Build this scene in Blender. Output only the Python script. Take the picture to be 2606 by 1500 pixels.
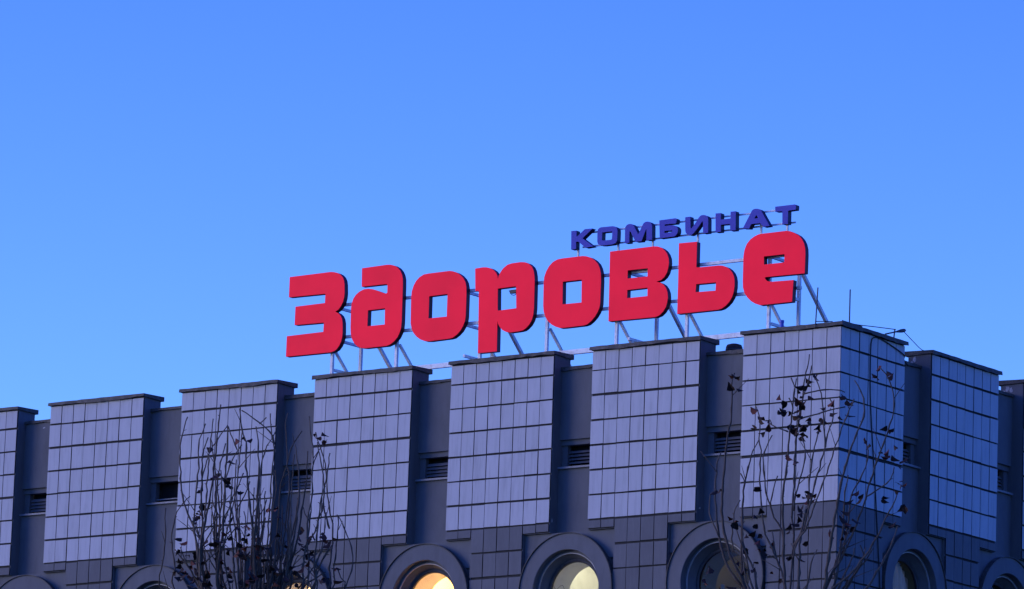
import bpy, bmesh, math, random
from mathutils import Vector, Matrix
from mathutils.geometry import tessellate_polygon

# ---------------------------------------------------------------- camera, sky, sun, exposure
random.seed(11)
scene = bpy.context.scene
for o in list(bpy.data.objects):
    bpy.data.objects.remove(o)
COL = scene.collection
H = 18.9                                   # height of the first tile joint above the ground

cam_data = bpy.data.cameras.new('camera')
cam = bpy.data.objects.new('camera', cam_data)
COL.objects.link(cam)
cam_data.sensor_fit = 'HORIZONTAL'
cam_data.sensor_width = 36.0
cam_data.lens = 186.71
cam_data.clip_start = 0.5
cam_data.clip_end = 6000
cam.matrix_world = Matrix(((0.803894, 0.089967, 0.587928, 49.497771),
                           (0.593821, -0.177279, -0.784824, -75.606101),
                           (0.03362, 0.98004, -0.195938, H - 17.311972),
                           (0, 0, 0, 1)))
scene.camera = cam

SUN_AZ = math.radians(236.0)               # compass style: 0 = +Y, clockwise
SUN_EL = math.radians(5.0)
world = bpy.data.worlds.new('World')
scene.world = world
world.use_nodes = True
wt = world.node_tree
wt.nodes.clear()
w_out = wt.nodes.new('ShaderNodeOutputWorld')
w_bg = wt.nodes.new('ShaderNodeBackground')
w_sky = wt.nodes.new('ShaderNodeTexSky')
w_sky.sky_type = 'NISHITA'
w_sky.sun_disc = False
w_sky.sun_elevation = SUN_EL
w_sky.sun_rotation = SUN_AZ
w_sky.altitude = 200
w_sky.air_density = 1.0
w_sky.dust_density = 2.2
w_sky.ozone_density = 5.0
w_tint = wt.nodes.new('ShaderNodeMix')     # white balance of the photograph (tungsten)
w_tint.data_type = 'RGBA'
w_tint.blend_type = 'MULTIPLY'
w_tint.inputs[0].default_value = 1.0
w_tint.inputs[7].default_value = (0.60, 0.82, 2.9, 1)
w_bg.inputs['Strength'].default_value = 0.13
wt.links.new(w_sky.outputs[0], w_tint.inputs[6])
# pale twilight band along the whole horizon
w_tc = wt.nodes.new('ShaderNodeTexCoord')
w_sep = wt.nodes.new('ShaderNodeSeparateXYZ')
w_abs = wt.nodes.new('ShaderNodeMath'); w_abs.operation = 'MAXIMUM'; w_abs.inputs[1].default_value = 0.14   # the band evens out below this height
w_div = wt.nodes.new('ShaderNodeMath'); w_div.operation = 'MULTIPLY'; w_div.inputs[1].default_value = -1 / 0.105
w_exp = wt.nodes.new('ShaderNodeMath'); w_exp.operation = 'EXPONENT'
w_band = wt.nodes.new('ShaderNodeMix'); w_band.data_type = 'RGBA'; w_band.blend_type = 'ADD'; w_band.clamp_factor = False
w_band.inputs[7].default_value = (2.8, 6.0, 5.0, 1)
wt.links.new(w_tc.outputs['Generated'], w_sep.inputs[0])
wt.links.new(w_sep.outputs[2], w_abs.inputs[0])
wt.links.new(w_abs.outputs[0], w_div.inputs[0])
wt.links.new(w_div.outputs[0], w_exp.inputs[0])
wt.links.new(w_exp.outputs[0], w_band.inputs[0])
wt.links.new(w_tint.outputs[2], w_band.inputs[6])
wt.links.new(w_band.outputs[2], w_bg.inputs['Color'])
wt.links.new(w_bg.outputs[0], w_out.inputs['Surface'])

sun_data = bpy.data.lights.new('sun', 'SUN')
sun_data.energy = 0.90
sun_data.angle = math.radians(38)          # afterglow of a sun that is nearly down
sun_data.color = (1.0, 0.86, 0.58)
sun = bpy.data.objects.new('sun', sun_data)
COL.objects.link(sun)
sun_dir = Vector((math.sin(SUN_AZ) * math.cos(SUN_EL), math.cos(SUN_AZ) * math.cos(SUN_EL), math.sin(SUN_EL)))
sun.rotation_euler = sun_dir.to_track_quat('Z', 'Y').to_euler()
sun.location = (-40, -60, 60)

scene.view_settings.view_transform = 'Standard'
scene.view_settings.look = 'None'
scene.view_settings.exposure = 1.0
scene.view_settings.gamma = 1.0
scene.view_settings.use_curve_mapping = False
scene.render.engine = 'CYCLES'
scene.cycles.max_bounces = 8

# ---------------------------------------------------------------- materials
def material(name, color, rough=0.8, var=0.12, scale=6.0, stretch=(1, 1, 1), bump=0.0, bscale=60.0,
             metal=0.0, island=0.0, obj_var=0.0, emit=None, emit_strength=0.0, spec=0.3, tint=None, tint_amt=0.0,
             tint_scale=2.0, tint_stretch=(1, 1, 1)):
    m = bpy.data.materials.new(name)
    m.use_nodes = True
    nt = m.node_tree
    N, K = nt.nodes, nt.links
    b = N['Principled BSDF']
    b.inputs['Roughness'].default_value = rough
    b.inputs['Metallic'].default_value = metal
    b.inputs['Specular IOR Level'].default_value = spec
    tc = N.new('ShaderNodeTexCoord')
    geo = N.new('ShaderNodeNewGeometry')
    mp = N.new('ShaderNodeMapping')
    mp.inputs['Scale'].default_value = stretch
    K.new(geo.outputs['Position'], mp.inputs['Vector'])
    nz = N.new('ShaderNodeTexNoise')
    nz.inputs['Scale'].default_value = scale
    nz.inputs['Detail'].default_value = 6
    nz.inputs['Roughness'].default_value = 0.65
    K.new(mp.outputs[0], nz.inputs['Vector'])
    mr = N.new('ShaderNodeMapRange')
    mr.inputs['From Min'].default_value = 0.25
    mr.inputs['From Max'].default_value = 0.75
    mr.inputs['To Min'].default_value = 1 - var
    mr.inputs['To Max'].default_value = 1 + var
    K.new(nz.outputs['Fac'], mr.inputs['Value'])
    val = mr.outputs[0]
    def mul(a, src, amt):
        r = N.new('ShaderNodeMapRange')
        r.inputs['To Min'].default_value = 1 - amt
        r.inputs['To Max'].default_value = 1 + amt
        K.new(src, r.inputs['Value'])
        x = N.new('ShaderNodeMath')
        x.operation = 'MULTIPLY'
        K.new(a, x.inputs[0]); K.new(r.outputs[0], x.inputs[1])
        return x.outputs[0]
    if island:
        val = mul(val, geo.outputs['Random Per Island'], island)
    if obj_var:
        oi = N.new('ShaderNodeObjectInfo')
        val = mul(val, oi.outputs['Random'], obj_var)
    colsock = None
    if tint:
        mp2 = N.new('ShaderNodeMapping')
        mp2.inputs['Scale'].default_value = tint_stretch
        K.new(geo.outputs['Position'], mp2.inputs['Vector'])
        n2 = N.new('ShaderNodeTexNoise')
        n2.inputs['Scale'].default_value = tint_scale
        n2.inputs['Detail'].default_value = 8
        n2.inputs['Roughness'].default_value = 0.7
        K.new(mp2.outputs[0], n2.inputs['Vector'])
        r2 = N.new('ShaderNodeMapRange')
        r2.inputs['From Min'].default_value = 0.5
        r2.inputs['From Max'].default_value = 0.78
        r2.inputs['To Max'].default_value = tint_amt
        K.new(n2.outputs['Fac'], r2.inputs['Value'])
        mt = N.new('ShaderNodeMix')
        mt.data_type = 'RGBA'
        mt.inputs[6].default_value = (*color, 1)
        mt.inputs[7].default_value = (*tint, 1)
        K.new(r2.outputs[0], mt.inputs[0])
        colsock = mt.outputs[2]
    mx = N.new('ShaderNodeMix')
    mx.data_type = 'RGBA'
    mx.blend_type = 'MULTIPLY'
    mx.inputs[0].default_value = 1
    mx.inputs[6].default_value = (*color, 1)
    if colsock:
        K.new(colsock, mx.inputs[6])
    K.new(val, mx.inputs[7])
    K.new(mx.outputs[2], b.inputs['Base Color'])
    if bump:
        nb = N.new('ShaderNodeTexNoise')
        nb.inputs['Scale'].default_value = bscale
        nb.inputs['Detail'].default_value = 4
        K.new(geo.outputs['Position'], nb.inputs['Vector'])
        bp = N.new('ShaderNodeBump')
        bp.inputs['Strength'].default_value = bump
        bp.inputs['Distance'].default_value = 0.01
        K.new(nb.outputs['Fac'], bp.inputs['Height'])
        K.new(bp.outputs[0], b.inputs['Normal'])
    if emit:
        b.inputs['Emission Color'].default_value = (*emit, 1)
        b.inputs['Emission Strength'].default_value = emit_strength
    return m

M = {}
M['light_tile'] = material('light_tile', (0.46, 0.455, 0.465), 0.75, 0.07, 3.0, (1, 1, 0.35), 0.25, 90, obj_var=0.035, island=0.03,
                           tint=(0.22, 0.215, 0.21), tint_amt=0.65, tint_scale=2.6, tint_stretch=(3.5, 3.5, 0.3))
M['dark_tile'] = material('dark_tile', (0.12, 0.12, 0.126), 0.75, 0.12, 3.0, (1, 1, 0.4), 0.25, 90, obj_var=0.08, island=0.06,
                          tint=(0.2, 0.2, 0.2), tint_amt=0.35, tint_scale=5, tint_stretch=(3, 3, 0.5))
M['bare'] = material('bare_render', (0.42, 0.41, 0.40), 0.9, 0.3, 20.0)
M['mortar'] = material('mortar', (0.034, 0.033, 0.034), 0.9, 0.3, 14.0)
M['plaster'] = material('dark_plaster', (0.132, 0.132, 0.136), 0.85, 0.12, 2.5, (1, 1, 0.5), 0.3, 70,
                        tint=(0.075, 0.072, 0.07), tint_amt=0.5, tint_scale=1.6, tint_stretch=(2.5, 2.5, 0.6))
M['coping'] = material('weathered_flashing', (0.062, 0.056, 0.05), 0.65, 0.35, 7.0, (1, 1, 3), 0.3, 40,
                       tint=(0.19, 0.165, 0.14), tint_amt=0.8, tint_scale=6)
M['rim'] = material('pale_rim', (0.34, 0.33, 0.33), 0.5, 0.25, 12.0)
M['black'] = material('vent_shade_black', (0.008, 0.008, 0.009), 0.9, 0.1)  # near-black colour standing in for the shade inside the vents
M['slat'] = material('louvre_metal', (0.14, 0.135, 0.14), 0.6, 0.2, 9.0)
M['sill'] = material('sill_metal', (0.2, 0.2, 0.21), 0.5, 0.2, 9.0)
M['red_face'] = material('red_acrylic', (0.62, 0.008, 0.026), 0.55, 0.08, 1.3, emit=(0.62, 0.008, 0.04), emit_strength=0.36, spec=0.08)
M['red_side'] = material('red_return', (0.06, 0.006, 0.014), 0.5, 0.15, 4.0)
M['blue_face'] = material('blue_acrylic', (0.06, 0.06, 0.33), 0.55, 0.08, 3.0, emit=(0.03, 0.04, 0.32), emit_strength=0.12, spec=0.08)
M['blue_side'] = material('blue_return', (0.008, 0.01, 0.055), 0.5, 0.15, 4.0)
M['frame_paint'] = material('pale_frame_paint', (0.80, 0.79, 0.77), 0.5, 0.18, 8.0, tint=(0.3, 0.2, 0.15), tint_amt=0.6, tint_scale=9)
M['steel'] = material('dark_steel', (0.06, 0.06, 0.065), 0.55, 0.25, 12.0, metal=0.3)
M['cable'] = material('black_cable', (0.012, 0.012, 0.013), 0.6, 0.1)
M['roof'] = material('roofing_felt', (0.06, 0.06, 0.062), 0.9, 0.2, 3.0)
M['bark'] = material('grey_bark', (0.105, 0.078, 0.056), 0.9, 0.4, 25.0, (1, 1, 0.3), 0.4, 80, obj_var=0.25)
M['leaf'] = material('dead_leaf', (0.036, 0.018, 0.013), 0.85, 0.35, 30.0, obj_var=0.5)
M['rust_leaf'] = material('rusty_leaf', (0.11, 0.03, 0.016), 0.8, 0.35, 30.0, obj_var=0.3)
M['ground'] = material('asphalt', (0.05, 0.05, 0.052), 0.9, 0.25, 0.4, bump=0.4, bscale=20, tint=(0.09, 0.085, 0.08), tint_amt=0.8, tint_scale=0.08)
M['blue_paint'] = material('blue_pipe_paint', (0.07, 0.1, 0.5), 0.5, 0.1)
M['rust'] = material('rusty_metal', (0.05, 0.032, 0.026), 0.8, 0.3, 15)
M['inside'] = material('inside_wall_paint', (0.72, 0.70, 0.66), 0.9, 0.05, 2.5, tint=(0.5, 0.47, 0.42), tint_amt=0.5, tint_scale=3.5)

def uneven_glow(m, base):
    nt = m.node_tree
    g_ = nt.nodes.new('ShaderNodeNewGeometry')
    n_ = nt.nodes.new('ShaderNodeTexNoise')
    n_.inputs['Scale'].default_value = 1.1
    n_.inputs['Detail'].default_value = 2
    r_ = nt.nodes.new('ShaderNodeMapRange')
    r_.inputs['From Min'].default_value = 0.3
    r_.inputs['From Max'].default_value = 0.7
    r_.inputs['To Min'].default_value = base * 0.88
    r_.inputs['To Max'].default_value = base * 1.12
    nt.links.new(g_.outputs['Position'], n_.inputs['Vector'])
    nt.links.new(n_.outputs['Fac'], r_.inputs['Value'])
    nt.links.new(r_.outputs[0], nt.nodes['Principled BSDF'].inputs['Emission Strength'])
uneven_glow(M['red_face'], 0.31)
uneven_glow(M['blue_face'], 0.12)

def glass_material():
    m = bpy.data.materials.new('window_glass')
    m.use_nodes = True
    nt = m.node_tree
    nt.nodes.clear()
    o = nt.nodes.new('ShaderNodeOutputMaterial')
    mx = nt.nodes.new('ShaderNodeMixShader')
    tr = nt.nodes.new('ShaderNodeBsdfTransparent')
    tr.inputs[0].default_value = (0.9, 0.92, 0.9, 1)
    gl = nt.nodes.new('ShaderNodeBsdfGlossy')
    gl.inputs['Roughness'].default_value = 0.03
    fr = nt.nodes.new('ShaderNodeFresnel')
    fr.inputs[0].default_value = 1.25
    nt.links.new(fr.outputs[0], mx.inputs[0])
    nt.links.new(tr.outputs[0], mx.inputs[1])
    nt.links.new(gl.outputs[0], mx.inputs[2])
    nt.links.new(mx.outputs[0], o.inputs['Surface'])
    return m
M['curtain'] = material('curtain_cloth', (0.55, 0.5, 0.44), 0.9, 0.3, 9.0, (1, 1, 0.12))
cb = M['curtain'].node_tree
c_tr = cb.nodes.new('ShaderNodeBsdfTranslucent')
c_mx = cb.nodes.new('ShaderNodeMixShader')
c_out = [n for n in cb.nodes if n.type == 'OUTPUT_MATERIAL'][0]
c_tr.inputs[0].default_value = (0.5, 0.46, 0.4, 1)
cb.links.new(cb.nodes['Principled BSDF'].outputs[0], c_mx.inputs[1])
cb.links.new(c_tr.outputs[0], c_mx.inputs[2])
cb.links.new(c_mx.outputs[0], c_out.inputs['Surface'])
M['shaded_inside'] = material('shaded_room_wall', (0.26, 0.24, 0.14), 0.9, 0.1, 2.5)  # inside wall darkened in colour so the unlit and dim rooms look shaded
M['glass'] = glass_material()

# ---------------------------------------------------------------- helpers
WLOC = {}
def link(o, parent, wloc):
    COL.objects.link(o)
    WLOC[o] = Vector(wloc)
    if parent is not None:
        o.parent = parent
        o.location = Vector(wloc) - WLOC[parent]
    else:
        o.location = wloc
    return o

def empty(name, wloc, label, cat, group=None):
    o = bpy.data.objects.new(name, None)
    o.empty_display_size = 0.3
    link(o, None, wloc)
    return tag(o, label, cat, group)

def tag(o, label, cat, group=None):
    o['label'] = label
    o['category'] = cat
    if group:
        o['group'] = group
    return o

def mesh_from_bm(name, bm, mats, smooth=False):
    bmesh.ops.recalc_face_normals(bm, faces=bm.faces)
    me = bpy.data.meshes.new(name)
    bm.to_mesh(me)
    bm.free()
    for m in (mats if isinstance(mats, (list, tuple)) else [mats]):
        me.materials.append(m)
    if smooth:
        for p in me.polygons:
            p.use_smooth = True
    return me

def obj(name, bm, mats, parent, origin=(0, 0, 0), smooth=False):
    """Link bm (in facade coordinates, z measured from the first tile joint) as one object whose origin is `origin`."""
    bmesh.ops.translate(bm, vec=-Vector(origin), verts=bm.verts)
    o = bpy.data.objects.new(name, mesh_from_bm(name, bm, mats, smooth))
    return link(o, parent, Vector(origin) + Vector((0, 0, H)))

def add_box(bm, a, b, mi=0):
    x0, x1 = sorted((a[0], b[0])); y0, y1 = sorted((a[1], b[1])); z0, z1 = sorted((a[2], b[2]))
    v = [bm.verts.new(p) for p in ((x0, y0, z0), (x1, y0, z0), (x1, y1, z0), (x0, y1, z0),
                                   (x0, y0, z1), (x1, y0, z1), (x1, y1, z1), (x0, y1, z1))]
    for f in ((0, 3, 2, 1), (4, 5, 6, 7), (0, 1, 5, 4), (1, 2, 6, 5), (2, 3, 7, 6), (3, 0, 4, 7)):
        bm.faces.new([v[i] for i in f]).material_index = mi
    return v

def add_beam(bm, p, q, w, h=None):
    """Rectangular bar from p to q."""
    p, q = Vector(p), Vector(q)
    h = h or w
    d = (q - p).normalized()
    up = Vector((0, 0, 1)) if abs(d.z) < 0.9 else Vector((0, 1, 0))
    s = d.cross(up).normalized()
    u = s.cross(d).normalized()
    vs = []
    for c in (p, q):
        for a, b in ((-1, -1), (1, -1), (1, 1), (-1, 1)):
            vs.append(bm.verts.new(c + s * a * w / 2 + u * b * h / 2))
    for f in ((0, 1, 2, 3), (7, 6, 5, 4), (0, 4, 5, 1), (1, 5, 6, 2), (2, 6, 7, 3), (3, 7, 4, 0)):
        bm.faces.new([vs[i] for i in f])

def catmull(pts, step):
    P = [Vector(p) for p in pts]
    if len(P) < 3:
        return P
    out = []
    for i in range(len(P) - 1):
        p0 = P[max(i - 1, 0)]; p1 = P[i]; p2 = P[i + 1]; p3 = P[min(i + 2, len(P) - 1)]
        n = max(1, int((p2 - p1).length / step))
        for k in range(n):
            t = k / n
            out.append(0.5 * ((2 * p1) + (p2 - p0) * t + (2 * p0 - 5 * p1 + 4 * p2 - p3) * t * t + (3 * p1 - p0 - 3 * p2 + p3) * t ** 3))
    out.append(P[-1])
    return out

def add_tube(bm, pts, radii, sides=6):
    n = len(pts)
    rings = []
    ref = Vector((0.3, 0.5, 0.81)).normalized()
    for i, p in enumerate(pts):
        d = (pts[min(i + 1, n - 1)] - pts[max(i - 1, 0)])
        if d.length < 1e-9:
            d = Vector((0, 0, 1))
        d.normalize()
        s = d.cross(ref)
        if s.length < 1e-3:
            s = d.cross(Vector((1, 0, 0)))
        s.normalize()
        u = d.cross(s)
        rings.append([bm.verts.new(p + (s * math.cos(a) + u * math.sin(a)) * radii[i])
                      for a in [2 * math.pi * k / sides for k in range(sides)]])
    for i in range(n - 1):
        for k in range(sides):
            bm.faces.new((rings[i][k], rings[i][(k + 1) % sides], rings[i + 1][(k + 1) % sides], rings[i + 1][k]))
    bm.faces.new(rings[0][::-1])
    bm.faces.new(rings[-1])

def add_prism(bm, loops, mapper, d0, d1, front_mi=0, side_mi=0, back=True):
    """Extrude a polygon with holes (2-D loops) between depths d0 (front) and d1."""
    flat = [p for lp in loops for p in lp]
    tris = tessellate_polygon([[Vector((p[0], p[1], 0)) for p in lp] for lp in loops])
    front = [bm.verts.new(mapper(p[0], d0, p[1])) for p in flat]
    rear = [bm.verts.new(mapper(p[0], d1, p[1])) for p in flat]
    for t in tris:
        try:
            bm.faces.new([front[i] for i in t]).material_index = front_mi
            if back:
                bm.faces.new([rear[i] for i in t]).material_index = side_mi
        except ValueError:
            pass
    k = 0
    for lp in loops:
        n = len(lp)
        for i in range(n):
            a, b = k + i, k + (i + 1) % n
            try:
                bm.faces.new((front[a], front[b], rear[b], rear[a])).material_index = side_mi
            except ValueError:
                pass
        k += n

# the two faces of the building: u runs away from the corner, d goes into the wall
def front_map(u, d, z):
    return Vector((-u, d, z))
def side_map(u, d, z):
    return Vector((-d, u, z))

def fbox(bm, fm, u0, u1, d0, d1, z0, z1, mi=0):
    add_box(bm, fm(u0, d0, z0), fm(u1, d1, z1), mi)

# ---------------------------------------------------------------- ground
bm = bmesh.new()
add_box(bm, (-400, -400, -H - 0.5), (400, 400, -H))
g = obj('ground', bm, M['ground'], None, (0, 0, -H))
g['kind'] = 'structure'

# ---------------------------------------------------------------- building
BUILDING = empty('building', (-10, 6, 0), 'dark grey building with pale tiled piers, porthole windows and small louvred vents under the roof', 'building')
T, TH, TOP = 0.291, 0.45, 0.37
BOT = -6 * TH
FRONT_PIERS = [(2.967, 5.295), (6.143, 8.466), (9.360, 11.650), (12.540, 14.870), (15.815, 18.172), (19.02, 21.348), (22.24, 24.57)]
SIDE_PIERS = [(2.958, 5.226), (6.115, 8.443), (9.33, 11.66)]
CORNER_F, CORNER_S = 2.045, 2.062
STUB = 0.17
COLBOT = -5.2

cam_inv = cam.matrix_world.inverted()
def screen(p):
    q = cam_inv @ (Vector(p) + Vector((0, 0, H)))
    f = 186.71 / 36 * 2606
    return 1303 + f * q.x / -q.z, 750 - f * q.y / -q.z

tile_mesh = {}
def get_tile_mesh(fm, light):
    key = (fm, light)
    if key not in tile_mesh:
        bm = bmesh.new()
        fbox(bm, fm, -0.5 * (T - 0.014), 0.5 * (T - 0.014), 0, 0.034, -0.5 * (TH - 0.034), 0.5 * (TH - 0.034), 1)
        bmesh.ops.recalc_face_normals(bm, faces=bm.faces)
        nrm = (fm(0, -1, 0))
        for f in bm.faces:
            if f.normal.dot(nrm) > 0.9:
                f.material_index = 0
        tile_mesh[key] = mesh_from_bm('tile', bm, [M['light_tile' if light else 'dark_tile'], M['mortar']])
    return tile_mesh[key]

row_jit = {}
tile_specs = []      # (area on screen, pier, facade map, u, z, width, height, light)
def tile_grid(pier, fm, u0, u1, n, stub_cols):
    w = (u1 - u0) / n
    for c in range(n):
        uc = u0 + (c + 0.5) * w
        stub = c in stub_cols
        rows = [(0.0, TOP, True)] + [(-(r + 1) * TH, -r * TH, True) for r in range(6)]
        if stub:
            rows.append((BOT - STUB, BOT, False))
        else:
            rows += [(BOT - (r + 1) * TH, BOT - r * TH, False) for r in range(5)]
        for z0, z1, light in rows:
            zj = row_jit.setdefault((round(z0, 2), pier), random.gauss(0, 0.004))
            zc = 0.5 * (z0 + z1)
            a = screen(fm(uc - w / 2, 0, z0)); b = screen(fm(uc + w / 2, 0, z0)); d = screen(fm(uc - w / 2, 0, z1))
            area = abs((b[0] - a[0]) * (d[1] - a[1]) - (b[1] - a[1]) * (d[0] - a[0]))
            cx, cy = screen(fm(uc, 0, zc))
            if not (-20 < cx < 2626 and -20 < cy < 1515):
                area = -1.0
            tile_specs.append((area, pier, fm, uc, zc + zj, w, z1 - z0, light))

def wavy_cap(bm, fm, u0, u1, d0, d1, z0, z1):
    """Folded sheet-metal cap whose front drip edge is dented."""
    n = max(2, int((u1 - u0) / 0.12))
    top, low, back = [], [], []
    ph = random.uniform(0, 6)
    for i in range(n + 1):
        u = u0 + (u1 - u0) * i / n
        dz = 0.012 * math.sin(u * 3.1 + ph) + random.uniform(-0.009, 0.009)
        dd = random.uniform(-0.008, 0.008)
        top.append((u, d0 + dd * 0.4, z1 + random.uniform(-0.004, 0.004)))
        low.append((u, d0 + dd - 0.006, z0 + dz))
        back.append((u, d1, z1 + 0.02))
    rows = [[bm.verts.new(fm(*p)) for p in r] for r in (low, top, back, [(p[0], d1, z0) for p in back], [(p[0], d0 + 0.03, z0 + 0.012) for p in low])]
    m = len(rows)
    for r in range(m):
        for i in range(n):
            bm.faces.new((rows[r][i], rows[r][i + 1], rows[(r + 1) % m][i + 1], rows[(r + 1) % m][i]))
    bm.faces.new([r[0] for r in rows])
    bm.faces.new([r[-1] for r in rows][::-1])

def make_pier(fm, u0, u1):
    bm = bmesh.new()
    fbox(bm, fm, u0, u1, 0.030, 0.50, BOT - STUB, TOP + 0.012)
    w = (u1 - u0) / 8
    fbox(bm, fm, u0 + 2 * w, u1 - 2 * w, 0.0305, 0.30, COLBOT, BOT - STUB - 0.001)
    p = obj('pier', bm, M['plaster'], BUILDING, fm((u0 + u1) / 2, 0.25, COLBOT))
    bm = bmesh.new()
    fbox(bm, fm, u0 + 0.012, u1 - 0.012, 0.0275, 0.0299, BOT - STUB + 0.006, TOP)
    fbox(bm, fm, u0 + 2 * w + 0.012, u1 - 2 * w - 0.012, 0.0277, 0.0303, COLBOT, BOT - STUB + 0.004)
    obj('mortar_bed', bm, M['mortar'], p, fm((u0 + u1) / 2, 0.03, -1))
    bm = bmesh.new()
    wavy_cap(bm, fm, u0 - 0.035, u1 + 0.035, -0.045, 0.56, TOP - 0.006, TOP + 0.062)
    obj('coping', bm, M['coping'], p, fm((u0 + u1) / 2, 0.25, TOP))
    tile_grid(p, fm, u0, u1, 8, (0, 1, 6, 7))
    return p

for u0, u1 in FRONT_PIERS:
    make_pier(front_map, u0, u1)
for u0, u1 in SIDE_PIERS:
    make_pier(side_map, u0, u1)

# corner pier, clad on both faces
bm = bmesh.new()
add_box(bm, (-CORNER_F, 0.030, BOT - STUB), (-0.030, CORNER_S, TOP + 0.012))
wf, ws = CORNER_F / 7, CORNER_S / 7
add_box(bm, (-5 * wf, 0.0305, COLBOT), (-0.0305, 5 * ws, BOT - STUB - 0.001))
corner = obj('pier', bm, M['plaster'], BUILDING, (-1, 1, COLBOT))
bm = bmesh.new()
fbox(bm, front_map, 0.034, CORNER_F - 0.012, 0.0275, 0.0299, BOT - STUB + 0.006, TOP)
fbox(bm, side_map, 0.034, CORNER_S - 0.012, 0.0275, 0.0299, BOT - STUB + 0.006, TOP)
fbox(bm, front_map, 0.034, 5 * wf - 0.012, 0.0277, 0.0303, COLBOT, BOT - STUB + 0.004)
fbox(bm, side_map, 0.034, 5 * ws - 0.012, 0.0277, 0.0303, COLBOT, BOT - STUB + 0.004)
obj('mortar_bed', bm, M['mortar'], corner, (-0.5, 0.5, -1))
bm = bmesh.new()
wavy_cap(bm, front_map, -0.045, CORNER_F + 0.035, -0.045, 0.60, TOP - 0.006, TOP + 0.062)
wavy_cap(bm, side_map, 0.602, CORNER_S + 0.035, -0.045, 0.60, TOP - 0.006, TOP + 0.062)
wavy_cap(bm, side_map, -0.042, 0.601, -0.0455, -0.036, TOP - 0.006, TOP + 0.060)
obj('coping', bm, M['coping'], corner, (-0.5, 0.5, TOP))
tile_grid(corner, front_map, 0, CORNER_F, 7, (5, 6))
tile_grid(corner, side_map, 0.002, CORNER_S, 7, (5, 6))

# tiles: the 300 that show largest are objects, the rest one piece
tile_specs.sort(key=lambda s: -s[0])
rest = bmesh.new()
for n, (area, pier, fm, u, z, w, h, light) in enumerate(tile_specs):
    du, dz, dd = random.gauss(0, 0.0018), random.gauss(0, 0.0018), random.uniform(-0.004, 0.004)
    sx = w / T * random.uniform(0.985, 1.008)
    sz = (h - 0.034) / (TH - 0.034) * random.uniform(0.982, 1.010)
    if abs(u - w / 2) < 0.01:
        dd, du = 0, 0
        sx = (w + 0.004) / T
    pos = fm(u + du, dd, z + dz)
    rot = random.gauss(0, 0.004)
    me = get_tile_mesh(fm, light)
    sc = (sx, 1, sz) if fm is front_map else (1, sx, sz)
    if n < 300 and area > 0:
        o = bpy.data.objects.new('tile', me)
        link(o, pier, pos + Vector((0, 0, H)))
        o.scale = sc
        if fm is front_map:
            o.rotation_euler = (0, rot, 0)
        else:
            o.rotation_euler = (rot, 0, 0)
    else:
        mi0 = 0 if light else 2
        b2 = bmesh.new()
        b2.from_mesh(me)
        for v in b2.verts:
            v.co = Vector((v.co.x * sc[0], v.co.y * sc[1], v.co.z * sc[2])) + pos
        vm = {v: rest.verts.new(v.co) for v in b2.verts}
        for f in b2.faces:
            nf = rest.faces.new([vm[v] for v in f.verts])
            nf.material_index = 1 if f.material_index == 1 else mi0
        b2.free()
tf = obj('tile_field', rest, [M['light_tile'], M['mortar'], M['dark_tile']], BUILDING, (-10, 0, -1))
tf['kind'] = 'stuff'

# bays between the piers: recessed wall, vent, porthole
def gaps(piers, corner):
    e = [corner] + [v for p in piers for v in p]
    return [(e[2 * i], e[2 * i + 1]) for i in range(len(piers))]

RC, RZ, RO, RI, RG = 0.25, -3.92, 1.02, 0.72, 0.53

def lathe(fm, uc, prof, seg=96, closed=False):
    bm = bmesh.new()
    rings = []
    for r, d in prof:
        rings.append([bm.verts.new(fm(uc + r * math.cos(2 * math.pi * k / seg), d, RZ + r * math.sin(2 * math.pi * k / seg))) for k in range(seg)])
    n = len(rings)
    for i in range(n if closed else n - 1):
        for k in range(seg):
            a, b = rings[i], rings[(i + 1) % n]
            bm.faces.new((a[k], a[(k + 1) % seg], b[(k + 1) % seg], b[k]))
    return bm

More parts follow.
